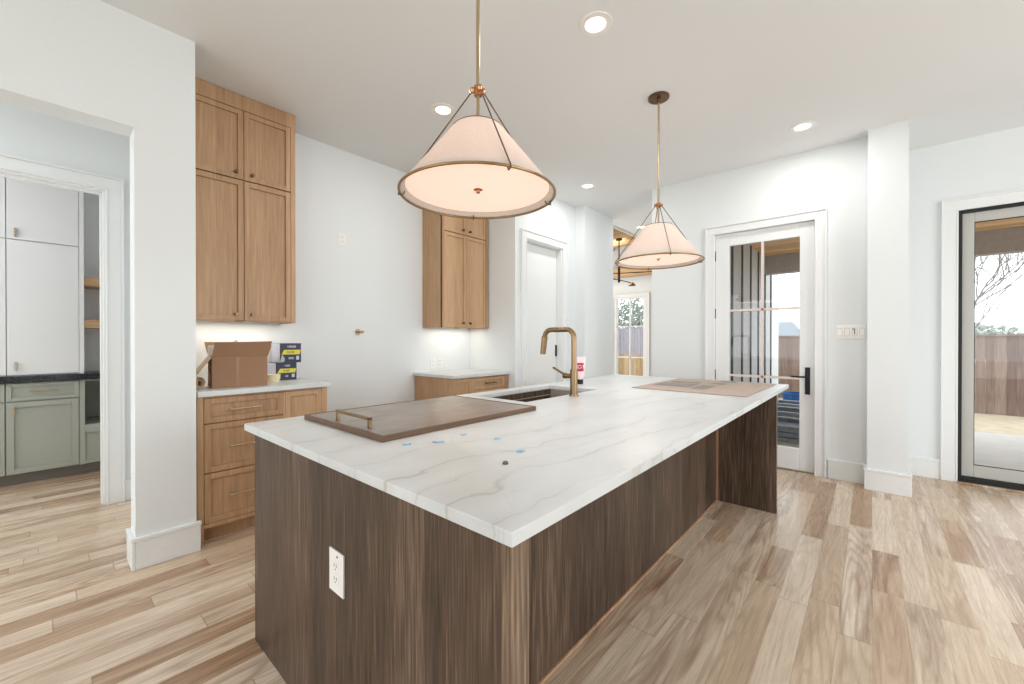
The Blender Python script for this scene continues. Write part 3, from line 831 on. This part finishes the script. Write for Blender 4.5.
# protection board on the far end of the island
pc = [(-1.385,2.985),(-.60,2.965),(-.585,3.99),(-1.37,3.975)]
m = MB(); N = 10
vs_ = []; 
def bz(u, v): return .9165 + .006*max(0, math.sin(u*PI*1.5))*(u > .6) + .004*v*v*math.sin(u*3)**2
def bp_(u, v):
    a = Vector(pc[0]).lerp(Vector(pc[1]), u); b = Vector(pc[3]).lerp(Vector(pc[2]), u); return a.lerp(b, v)
for lay in (0, 1):
    for j in range(N+1):
        for i in range(N+1):
            p = bp_(i/N, j/N); vs_.append((p.x, p.y, bz(i/N, j/N)-(.0 if lay else 0)+(.0035 if lay else 0)))
K = (N+1)**2; fs_ = []
for j in range(N):
    for i in range(N):
        a = j*(N+1)+i
        fs_ += [(a, a+N+1, a+N+2, a+1), (K+a, K+a+1, K+a+N+2, K+a+N+1)]
for i in range(N):
    a = i; b = N*(N+1)+i; c_ = i*(N+1); d_ = i*(N+1)+N
    fs_ += [(a, a+1, K+a+1, K+a), (b+1, b, K+b, K+b+1), (c_+N+1, c_, K+c_, K+c_+N+1), (d_, d_+N+1, K+d_+N+1, K+d_)]
m.add(vs_, fs_, True)
bd = tag(m.build('cardboard_sheet', M['sheet']), 'flat brown cardboard sheet with grey print, at the far end of the island slab', 'cardboard')
m = MB()
def patch(u0, u1, v0, v1, n=6):
    vv = []
    for j in range(n+1):
        for i in range(n+1):
            u = u0+(u1-u0)*i/n; v = v0+(v1-v0)*j/n; p = bp_(u, v)
            vv.append((p.x, p.y, bz(u, v)+.0048))
    MB().add(vv, [(j*(n+1)+i, j*(n+1)+i+1, (j+1)*(n+1)+i+1, (j+1)*(n+1)+i) for j in range(n) for i in range(n)]).build('grey_print', M['greyprint'], bd)
patch(.05, .42, .28, .54); patch(.46, .60, .20, .52); patch(.08, .38, .60, .70); patch(.48, .62, .62, .74); patch(.5, .66, .84, .94)

# blue tape scraps and the small plug
def scrap(x, y, ang, l, w, label):
    m = MB(); n = 6; vv = []
    for i in range(n+1):
        u = -l/2+l*i/n; bend = .006*math.sin(i*1.3+x*9); zz = .9156+.0018*abs(math.sin(i*.9+y*7))
        for s_ in (-1, 1):
            p = Vector((u, s_*w/2+bend)); c0, s0 = math.cos(ang), math.sin(ang)
            vv.append((x+p.x*c0-p.y*s0, y+p.x*s0+p.y*c0, zz+(.001 if s_ > 0 else 0)))
    lo = vv; hi = [(a, b, c+.0006) for a, b, c in vv]
    f = []
    for i in range(n):
        a = i*2
        f += [(a, a+1, a+3, a+2), (a+14, a+16, a+17, a+15)]
    f += [(0,14,15,1), (12,13,27,26)]
    for i in range(n):
        a = i*2; f += [(a, a+2, a+16, a+14), (a+1, a+15, a+17, a+3)]
    m.add(lo+hi, f, True)
    return tag(m.build('tape_scrap', M['tape']), label, 'tape', 'blue tape scraps on the island')
scrap(-1.220, .840, .9, .030, .012, 'torn blue tape scrap nearest the front corner of the tray')
scrap(-1.163, .932, .5, .045, .014, 'longest blue tape scrap, second from the tray corner')
scrap(-1.180, 1.070, 1.0, .022, .010, 'pale small blue tape scrap closest to the long side of the tray')
scrap(-1.040, 1.105, 1.4, .024, .014, 'upright blue tape scrap farthest along the slab, right of the pale one')
scrap(-.868, 1.035, 1.9, .028, .016, 'rounded blue tape scrap just beyond the small grey plug')
tag(MB().cyl((-.812,.901,.9155),(-.812,.901,.922),.009,.008,n=14).cyl((-.812,.901,.922),(-.812,.901,.924),.006,.004,n=12).build('rubber_plug', M['pebble']), 'tiny dark grey plug lying on the white island slab', 'plug')

# ------------------------------------------------------------------ things on the near counter
zc = .9635
# open cardboard box, slightly turned
bx_o = Vector((-3.235, .735)); ang = math.radians(8)
fwd = Vector((math.sin(-ang)*-1, math.cos(ang)))      # along the front face (+y, slightly +x)
fwd = Vector((.14, .99)).normalized(); bk = Vector((-fwd.y, fwd.x))  # bk points to -x
BL, BD, BH = .315, .285, .205
def q(s_, d_, z): p = bx_o + fwd*s_ + bk*d_; return (p.x, p.y, z)
t = thing('cardboard_box', (bx_o.x+(bk*BD/2).x, bx_o.y+BL/2, zc), 'open brown cardboard shipping box with raised flaps on the near counter', 'box')
m = MB(); th = .004
def wallq(s0, d0, s1, d1, z0, z1, n3): m.quadbox([q(s0,d0,z0), q(s1,d1,z0), q(s1,d1,z1), q(s0,d0,z1)], n3, th)
n_f = (bk.x, bk.y, 0)
wallq(0,0,BL,0,zc,zc+BH,n_f); wallq(0,BD-th,BL,BD-th,zc,zc+BH,n_f)
nf2 = (fwd.x, fwd.y, 0)
wallq(0,th,0,BD-th,zc,zc+BH,nf2); wallq(BL-th,th,BL-th,BD-th,zc,zc+BH,nf2)
m.quadbox([q(th,th,zc),q(BL-th,th,zc),q(BL-th,BD-th,zc),q(th,BD-th,zc)], (0,0,1), th)
m.build('body', M['board'], t)
zt = zc+BH
m = MB(); m.quadbox([q(0,0,zt), q(BL,0,zt), q(BL+.022,-.045,zt+.105), q(.012,-.045,zt+.098)], n_f, th); m.build('flap', M['board'], t)
m = MB(); m.quadbox([q(0,BD-th,zt), q(BL,BD-th,zt), q(BL-.02,BD+.01,zt+.10), q(-.02,BD+.01,zt+.10)], n_f, th); m.build('flap', M['boardin'], t)
m = MB(); m.quadbox([q(0,.005,zt), q(0,BD-.005,zt), q(-.075,BD-.03,zt-.10), q(-.085,.02,zt-.125)], (0,0,1), th); m.build('flap', M['boardlight'], t)
m = MB(); m.quadbox([q(BL,.005,zt), q(BL,BD-.005,zt), q(BL+.035,BD-.02,zt+.085), q(BL+.03,.03,zt+.075)], nf2, th); m.build('flap', M['boardin'], t)
m = MB(); m.box(0,.0015,0,BH,0,.002)
s_ = BL*.42
MB().quadbox([q(s_,-.0008,zc+.002), q(s_+.018,-.0008,zc+.002), q(s_+.018,-.0008,zt-.002), q(s_,-.0008,zt-.002)], n_f, .0006).build('packing_tape', plain('clear_brown_tape', (156, 118, 92), .4), t)
# contents
m = MB(); m.quadbox([q(-.004,.15,zt+.006), q(.05,.15,zt+.006), q(.05,.15,zt+.075), q(-.004,.15,zt+.075)], n_f, .10)
tag(m.build('foam_block', M['foam'], bevel=.002), 'white foam packing block poking up in the open box', 'foam block')
m = MB(); m.quadbox([q(.06,.14,zt-.02), q(.20,.14,zt-.02), q(.155,.15,zt+.115), q(.09,.15,zt+.08)], n_f, .003); m.quadbox([q(.10,.10,zt+.0), q(.28,.10,zt+.0), q(.27,.12,zt+.10), q(.10,.12,zt+.095)], n_f, .003)
tag(m.build('packing_paper', M['boardlight']), 'pale crumpled packing paper standing up out of the open box', 'paper')
# paper roll beside the box
m = MB(); rc = Vector((-3.42, .672, zc+.045))
pts = []
for i in range(40):
    a = i/39*PI*3.4; r = .018+.026*i/39
    pts.append((r*math.cos(a), r*math.sin(a)))
vv = []
for (a, b) in pts:
    vv += [(rc.x+.20, rc.y+a*.72, rc.z+b), (rc.x-.10, rc.y+a*.72, rc.z+b)]
m.add(vv, [(2*i, 2*i+1, 2*i+3, 2*i+2) for i in range(39)], True)
o = tag(m.build('paper_roll', M['boardlight']), 'loose roll of tan kraft paper beside the wall, left of the open box', 'paper roll')
sm = o.modifiers.new('thick', 'SOLIDIFY'); sm.thickness = .002

# two navy product boxes
def light_box(label, x0, y0, z0, L, D, Hh, txt):
    """front face (long, navy) faces the room (+x); left end faces -y"""
    t = thing('product_box', (x0-D/2, y0+L/2, z0), label, 'box', None)
    b = MB().box(x0-D,x0,y0,y0+L,z0,z0+Hh).build('carton', M['navy'], t, bevel=.001)
    MB().box(x0-D+.002,x0-.002,y0-.0008,y0,z0+.002,z0+Hh-.002).build('end_panel', M['palebox'], b)
    # yellow slanted band
    MB().quadbox([(x0,y0+.012,z0+Hh*.42),(x0,y0+L*.93,z0+Hh*.42),(x0,y0+L*.98,z0+Hh*.66),(x0,y0+.03,z0+Hh*.66)], (1,0,0), .0008).build('yellow_band', M['yellow'], b)
    # pointed silver emblem wrapped at the left corner
    MB().quadbox([(x0,y0-.001,z0+Hh*.02),(x0,y0+L*.20,z0+Hh*.05),(x0,y0+L*.22,z0+Hh*.22),(x0,y0+L*.10,z0+Hh*.42)], (1,0,0), .0012)\
        .quadbox([(x0,y0-.001,z0+Hh*.02),(x0-D*.3,y0-.001,z0+Hh*.08),(x0-D*.2,y0-.001,z0+Hh*.3),(x0,y0-.001,z0+Hh*.36)], (0,-1,0), .0012).build('emblem', M['greyblue'], b)
    text_mesh('lettering', txt[0], Hh*.17, M['whiteprint'], b, face_px(x0+.0004, y0+L*.55, z0+Hh*.82))
    text_mesh('lettering', txt[1], Hh*.17, M['navy'], b, face_px(x0+.0012, y0+L*.5, z0+Hh*.54))
    text_mesh('lettering', txt[2], Hh*.15, M['whiteprint'], b, face_px(x0+.0004, y0+L*.52, z0+Hh*.22))
    MB().box(x0,x0+.0008,y0+L*.76,y0+L*.90,z0+Hh*.14,z0+Hh*.34).build('white_square', M['palebox'], b)
    return t
light_box('navy product carton with yellow band, lower of the stacked pair', -3.52, 1.215, zc, .155, .17, .138, ('HIIII', 'ILIIIII', 'IIII'))
light_box('navy product carton with yellow band, upper of the stacked pair', -3.52, 1.245, zc+.138, .16, .17, .155, ('HIIIIIII', 'IILIIIII', 'IIIIIII'))
# cream tub behind/beside the box
m = MB().lathe([(0,0),(.046,0),(.054,.05),(.056,.055),(.052,.057),(.0,.057)], (-3.445, 1.165, zc), 28)
tag(m.build('cream_tub', M['cream']), 'low cream plastic tub between the open box and the navy cartons', 'tub')

# ------------------------------------------------------------------ wall fittings
def outlet(label, x, y, z, w=.075, h_=.118, slots=True):
    t = thing('wall_outlet', (x, y, z-h_/2), label, 'outlet')
    MB().box(x,x+.006,y-w/2,y+w/2,z-h_/2,z+h_/2).build('plate', M['plate'], t, bevel=.0015)
    for s_ in (-1, 1):
        for dy in (-.012, .009): MB().box(x+.006,x+.0068,y+dy,y+dy+.003,z+s_*.022-.004,z+s_*.022+.006).build('socket_slot', M['slot'], t)
outlet('white outlet plate high on the blank wall left of the near lamp', -3.78, 1.88, 2.235)
outlet('left of the two white outlets on the niche backsplash', -3.78, 2.955, 1.02)
outlet('right of the two white outlets on the niche backsplash', -3.78, 3.055, 1.02)
t = thing('pot_filler_stub', (-3.78, 2.04, 1.362), 'short brass water pipe stub sticking out of the blank wall', 'pipe')
MB().cyl((-3.78,2.04,1.362),(-3.772,2.04,1.362),.028,n=24).build('flange', M['nickel'], t)
MB().cyl((-3.772,2.04,1.362),(-3.70,2.04,1.362),.009,n=14).cyl((-3.70,2.04,1.362),(-3.68,2.04,1.362),.013,n=14).build('pipe', M['copper'], t)
t = thing('light_switch', (-.138, FY, 1.292), 'white four-gang light switch plate beside the glazed door', 'switch')
MB().box(-.243,-.034,FY-.007,FY,1.294,1.416).build('plate', M['plate'], t, bevel=.002)
for i in range(4):
    xx = -.216+i*.0525
    r = MB().quadbox([(xx-.016,FY-.007,1.322),(xx+.016,FY-.007,1.322),(xx+.016,FY-.007,1.388),(xx-.016,FY-.007,1.388)], (0,-1,0), .003)
    r.add([(xx-.016,FY-.010,1.322),(xx+.016,FY-.010,1.322),(xx+.016,FY-.010,1.35),(xx-.016,FY-.010,1.35),(xx-.016,FY-.014,1.322),(xx+.016,FY-.014,1.322)], [(0,1,5,4),(4,5,2,3),(0,4,3),(1,2,5)])
    r.build('rocker', M['plate'], t)
    MB().box(xx-.0185,xx+.0185,FY-.0078,FY-.007,1.318,1.392).build('rocker_frame', M['sash'], t)
MB().box(-.114,-.108,FY-.0145,FY-.010,1.335,1.385).box(-.128,-.108,FY-.0145,FY-.010,1.379,1.385).build('dark_mark', M['slot'], t)

# ------------------------------------------------------------------ pendants
def pendant(X, Y, rots, label):
    t = thing('pendant_light', (X, Y, H), label, 'pendant light', 'pendants over the island')
    MB().cyl((X,Y,H),(X,Y,H-.012),.075,n=40).cyl((X,Y,H-.012),(X,Y,H-.016),.075,.070,n=40).cyl((X,Y,H-.016),(X,Y,H-.045),.014,.009,n=16).build('canopy', M['brassdark'], t)
    MB().cyl((X,Y,H-.016),(X,Y,2.29),.0075,n=12).cyl((X,Y,2.29),(X,Y,1.90),.006,n=12).build('stem', M['nickel'], t)
    m = MB().cyl((X,Y,2.30),(X,Y,2.262),.016,n=20)
    for k in range(4):
        a = rots[k]
        bx_, by_ = X+.022*math.cos(a), Y+.022*math.sin(a)
        m.lathe([(0,-.012),(.008,-.009),(.012,0),(.008,.009),(0,.012)], (bx_, by_, 2.283), 14)
    m.build('hub', M['copper'], t)
    zr, R, zt_, rt = 1.863, .308, 2.128, .098
    # shade: thin cone with thickness
    MB().lathe([(R-.004,zr+.004),(rt,zt_),(rt-.003,zt_),(R-.008,zr+.004)], (X,Y,0), 72, True).build('shade', M['shade'], t)
    MB().ring((X,Y,zt_), rt, .0022).build('top_rim', M['brassdark'], t)
    MB().ring((X,Y,zr), R, .0052, 96).build('bottom_rim', M['brassrim'], t)
    MB().lathe([(.012,zr+.022),(R-.024,zr+.022),(R-.027,zr+.028),(.012,zr+.028)], (X,Y,0), 72, True).build('diffuser', M['diffuser'], t)
    MB().lathe([(0,-.020),(.008,-.017),(.010,-.006),(.024,-.003),(.026,.004),(0,.006)], (X,Y,zr+.026), 24).build('finial', M['copper'], t)
    for k in range(4):
        a = rots[k]; ca, sa = math.cos(a), math.sin(a)
        m = MB().tube([(X+.024*ca,Y+.024*sa,2.278),(X+(R+.004)*ca,Y+(R+.004)*sa,zr+.006)], .0028, n=8)
        m.tube([(X+(R+.004)*ca,Y+(R+.004)*sa,zr+.008),(X+(R+.006)*ca,Y+(R+.006)*sa,zr-.008),(X+(R-.012)*ca,Y+(R-.012)*sa,zr-.009),(X+(R-.020)*ca,Y+(R-.020)*sa,zr+.006)], .0028, n=8)
        m.build('support_rod', M['brassdark'], t)
    d = bpy.data.lights.new('pendant_bulb', 'POINT'); d.energy = 2.2; d.color = (1, .86, .76); d.shadow_soft_size = .05
    o = bpy.data.objects.new('pendant_bulb', d); C.objects.link(o); o.location = (X+.03, Y, 1.99); o.parent = t
    o.matrix_parent_inverse = Matrix.Translation(-Vector((X, Y, H)))
    area('pendant_downlight', (X,Y,zr-.03), (0,0,0), .5, .5, 2.5, (1,.88,.80), 'DISK', parent=t)
    return t
pendant(-1.192, 1.159, [math.radians(v) for v in (227, 336, 58, 140)], 'near conical white lamp hanging over the tray end of the island')
pendant(-1.192, 3.022, [math.radians(v) for v in (36, 126, 216, 306)], 'far conical white lamp hanging over the far end of the island')

# ------------------------------------------------------------------ recessed lights
def can(x, y, label, z=H, power=9.5):
    t = thing('recessed_light', (x, y, z), label, 'ceiling light', 'recessed ceiling lights')
    MB().lathe([(.058,-.002),(.062,-.006),(.092,-.004),(.094,0),(.058,0)], (x,y,z), 40, True).build('trim_ring', M['plate'], t)
    MB().lathe([(0,-.0015),(.057,-.0015),(.057,0),(0,0)], (x,y,z), 32, False).build('lens', M['lens'], t)
    if power:
        area('can_lamp', (x,y,z-.012), (0,0,0), .11, .11, power, (1,.99,.975), 'DISK', parent=t)
    return t
can(-1.19, 2.09, 'recessed ceiling light between the two hanging lamps')
can(-2.53, 2.08, 'recessed ceiling light left of the near hanging lamp, toward the cabinets')
can(-2.50, 4.21, 'recessed ceiling light near the white interior door')
can(-.44, 4.24, 'recessed ceiling light in front of the glazed door')
can(-2.765, 6.29, 'recessed ceiling light in the passage, beside the far lamp shade', power=14)
can(-3.9, -1.0, 'unseen recessed light added to brighten the hall behind the opening', power=9)  # out-of-view fixture added to light the closed hall
area('fill_hall_end', (-3.87,-2.42,1.5), (-PI/2,0,PI), 1.0, 1.8, 24, (.98,.985,1))  # added fill lamp in front of the solid end wall, out of view
can(-4.95, -1.0, 'unseen recessed light added to brighten the pantry', power=8)  # out-of-view fixture added to light the closed pantry
area('fill_pantry_end', (-5.1,-2.0,1.5), (-PI/2,0,PI), .8, 1.6, 27, (.98,.985,1))  # added fill lamp for the pantry fronts, no window behind it

# ------------------------------------------------------------------ living room beyond
def beam(name, label, mb, mat):
    return struct(mb.build(name, M[mat], bevel=.004))
m = MB()
for i, xx in enumerate((-7.2, -6.1, -5.0, -3.9)):
    beam('trim_%d' % (11+i), '', MB().box(xx-.10, xx+.10, 5.62, 9.58, 3.55, 3.85), 'beamtan')
beam('trim_15', '', MB().box(-8, -1.99, 9.38, 9.58, 2.84, 3.05), 'beamtanx')
beam('trim_16', '', MB().box(-8, -3.1, 7.3, 7.5, 3.28, 3.55), 'beamtanx')
beam('trim_17', '', MB().box(-8, -3.1, 8.3, 8.45, 3.35, 3.55), 'beamtanx')
t = thing('chandelier', (-3.745, 7.5, 3.28), 'black metal chandelier with brass dome shades in the far living room', 'chandelier')
MB().cyl((-3.745,7.5,3.28),(-3.745,7.5,2.43),.012,n=10).cyl((-3.745,7.5,3.28),(-3.745,7.5,3.25),.06,n=20).cyl((-3.745,7.5,2.72),(-3.745,7.5,2.42),.024,n=12).build('stem', M['black'], t)
MB().tube([(-4.1,7.3,2.62),(-3.745,7.5,2.60),(-3.05,7.9,2.62)],.009,n=8).build('arm', M['black'], t)
MB().tube([(-4.0,7.3,2.52),(-3.745,7.5,2.47),(-3.52,7.56,2.40)],.009,n=8).build('arm', M['black'], t)
MB().lathe([(.012,.06),(.03,.05),(.075,.0),(.072,-.004),(.028,.045)], (-3.50,7.56,2.345), 24).build('lamp_shade', M['brass'], t)
MB().lathe([(.012,.06),(.03,.05),(.075,.0),(.072,-.004),(.028,.045)], (-3.05,7.9,2.57), 24).build('lamp_shade', M['brass'], t)
area('fill_living_room', (-4.6,8.0,3.5), (0,0,0), 1.2, 1.2, 34, (1,.95,.88))  # unseen overhead fill added to brighten the living room, separate from the chandelier

# ------------------------------------------------------------------ outside
struct(MB().box(-1.39,9,4.98,8.9,-.25,-.04).build('ground_patio', M['concrete']))
struct(MB().box(-30,30,9.75,40,-.4,-.2).box(-1.39,30,8.9,9.75,-.4,-.2).box(9,30,-10,8.9,-.4,-.2).box(-30,30,-30,-3.75,-.4,-.1).build('ground', M['sand']))
struct(MB().box(-1.39,.1,4.98,5.62,2.70,2.85).box(-1.39,6,5.62,8.25,2.70,2.85).build('ceiling_patio', M['cedar']))
struct(MB().box(-1.39,6,8.05,8.25,2.40,2.70).build('trim_18', M['beamgrey']))
# batten wall along the covered patio
t = thing('board_and_batten_wall', (-1.37, 6.9, -.04), 'grey exterior siding with dark battens, seen through the glazed door', 'siding')
MB().box(-1.395,-1.372,4.985,8.72,-.04,2.70).box(-1.46,-1.372,8.72,8.80,-.2,2.70).build('panel', M['battenwall'], t)
for i in range(7):
    yy = 5.38+i*.55
    MB().box(-1.372,-1.354,yy-.022,yy+.022,-.04,2.70).build('batten', M['batten'], t)
# fence
t = thing('wooden_fence', (0, 12.5, -.2), 'brown vertical-board fence at the back of the yard', 'fence')
m = MB(); x = -4.0
while x < 8:
    m.box(x, x+.136, 12.5, 12.52, -.2, 1.37+random.uniform(-.006, .006)); x += .14
m.build('boards', M['fence'], t)
MB().box(-4,8,12.475,12.5,1.36,1.40).build('cap_rail', M['fence'], t)
for zz in (.1, .95): MB().box(-4,8,12.52,12.56,zz,zz+.09).build('rail', M['fence'], t)
# fences outside the living room window
t = thing('wooden_fence', (-6, 13.2, -.2), 'low tan board fence outside the living room window', 'fence')
m = MB(); x = -10
while x < -4.1:
    m.box(x, x+.132, 13.2, 13.22, -.2, .80); x += .14
m.build('boards', M['fencetan'], t)
t = thing('wooden_fence', (-9, 18, -.2), 'taller grey fence behind the low tan one', 'fence')
m = MB(); x = -18
while x < -4.1:
    m.box(x, x+.132, 18, 18.02, -.2, 1.85); x += .14
m.build('boards', M['fencegrey'], t)
# neighbour house
t = thing('neighbour_house', (-2.6, 21, -.2), 'neighbouring house with a grey gable roof above the fence', 'house')
MB().box(-3.7,-2.35,21,25,-.2,1.30).build('wall', M['siding'], t)
m = MB(); m.add([(-3.8,20.8,1.30),(-2.25,20.8,1.30),(-2.25,25.2,1.30),(-3.8,25.2,1.30),(-3.4,23,2.15),(-2.75,23,2.15)], [(0,1,5,4),(2,3,4,5),(1,2,5),(3,0,4),(0,3,2,1)])
m.build('roof', M['roofgrey'], t)

# blue bin and planters on the patio edge
t = thing('blue_bin', (-1.12, 9.75, -.2), 'blue plastic bin standing beyond the timber planters', 'bin')
m = MB().lathe([(0,0),(.17,0),(.215,.42),(.235,.42),(.235,.45),(.205,.45),(.165,.02),(0,.02)], (-1.12,9.75,-.2), 32); m.build('body', M['bluebin'], t)
def planter(label, x0, y0, w, d, h_, n=3):
    z0 = -.04 if y0 < 8.85 else -.2
    t = thing('timber_planter', (x0+w/2, y0+d/2, z0), label, 'planter', 'timber planters on the patio')
    m = MB(); bh = h_/n
    for i in range(n):
        za = z0+i*bh; zb = za+bh-.012
        m.ring_slab((x0,x0+w,y0,y0+d),(x0+.03,x0+w-.03,y0+.03,y0+d-.03), za, zb)
    m.ring_slab((x0-.02,x0+w+.02,y0-.02,y0+d+.02),(x0+.06,x0+w-.06,y0+.06,y0+d-.06), z0+h_-.012, z0+h_+.01)
    m.build('boards', M['planter'], t)
    MB().box(x0+.03,x0+w-.03,y0+.03,y0+d-.03,z0+h_*.4,z0+h_*.75).build('gravel', M['soil'], t)
planter('near grey timber planter filled with slate, just outside the glazed door', -1.22, 6.35, .62, .75, .20)
planter('middle grey timber planter filled with slate, behind the nearest one', -1.25, 7.30, .68, .62, .24)
planter('farthest grey timber planter, in front of the blue bin', -1.28, 8.12, .72, .50, .26)

# bare trees
def tree(x, y, h0, seed, label, lean=(0, 0), spread=1.0):
    rnd = random.Random(seed)
    t = thing('bare_tree', (x, y, -.2), label, 'tree', 'bare winter trees beyond the fence')
    m = MB()
    def grow(p, d, l, r, lev):
        pts = [p]; dd = d.copy(); n = 4
        for i in range(n):
            dd = (dd + Vector((rnd.uniform(-.16,.16), rnd.uniform(-.16,.16), rnd.uniform(-.03,.12)))).normalized()
            pts.append(pts[-1] + dd*l/n)
        m.tube(pts, [r*(1-.45*i/n) for i in range(n+1)], n=5 if lev > 1 else 7, caps=False)
        if lev < 6 and r > .0015:
            for k in range(4 if lev < 4 else 2):
                ax = Vector((rnd.uniform(-1,1), rnd.uniform(-1,1), rnd.uniform(-.1,.5))).normalized()
                nd = (dd*1.0 + ax*.75*spread).normalized()
                if nd.z < .05: nd.z = .15
                grow(pts[(-1, -1, -2, -3)[k]], nd, l*rnd.uniform(.62,.84), r*.58, lev+1)
    grow(Vector((x, y, -.2)), Vector((lean[0], lean[1], 1)).normalized(), h0, h0*.03, 0)
    m.build('branches', M['bark'], t, recalc=False)
    return t
tree(1.55, 13.6, 1.75, 3, 'bare winter tree behind the fence, framed by the glass patio door', (.10, 0))
tree(5.6, 17.5, 1.9, 11, 'bare winter tree behind the fence, at the right photo edge', (-.2, 0))
tree(-8.1, 20.0, 2.0, 5, 'bare winter tree seen through the living room window', (.1, 0), 1.2)
def shrub(x, y, w, hh, seed, label):
    rnd = random.Random(seed); m = MB()
    for i in range(1500):
        a = rnd.uniform(0, 2*PI); r = w*math.sqrt(rnd.random()); z = -.2+hh*(.35+.65*rnd.random()*(1-(r/w)**2*.6))
        c0 = Vector((x+r*math.cos(a), y+r*.5*math.sin(a), z)); s_ = rnd.uniform(.10,.17)
        u = Vector((rnd.uniform(-1,1), rnd.uniform(-1,1), rnd.uniform(-1,1))).normalized(); v = u.orthogonal().normalized(); w_ = u.cross(v)
        m.add([c0+v*s_, c0+w_*s_*.6, c0-v*s_, c0-w_*s_*.6, c0+u*s_*.5, c0-u*s_*.5], [(0,1,4),(1,2,4),(2,3,4),(3,0,4),(1,0,5),(2,1,5),(3,2,5),(0,3,5)])
    t = thing('distant_tree', (x, y, -.2), label, 'tree', 'grey-green treetops on the horizon')
    m.build('crown', M['foliage'], t, recalc=False)
    MB().cyl((x,y,-.2),(x,y,hh*.6),.14,.08,n=10).build('trunk', M['bark'], t)
shrub(3.2, 26, 2.4, 2.2, 1, 'rounded grey-green treetop just above the fence, in the glass patio door')
shrub(8.4, 27, 2.4, 1.95, 2, 'lower grey-green treetop just above the fence, right in the patio door')
shrub(-12.5, 27, 2.6, 4.6, 4, 'tall grey-green treetop in the living room window')
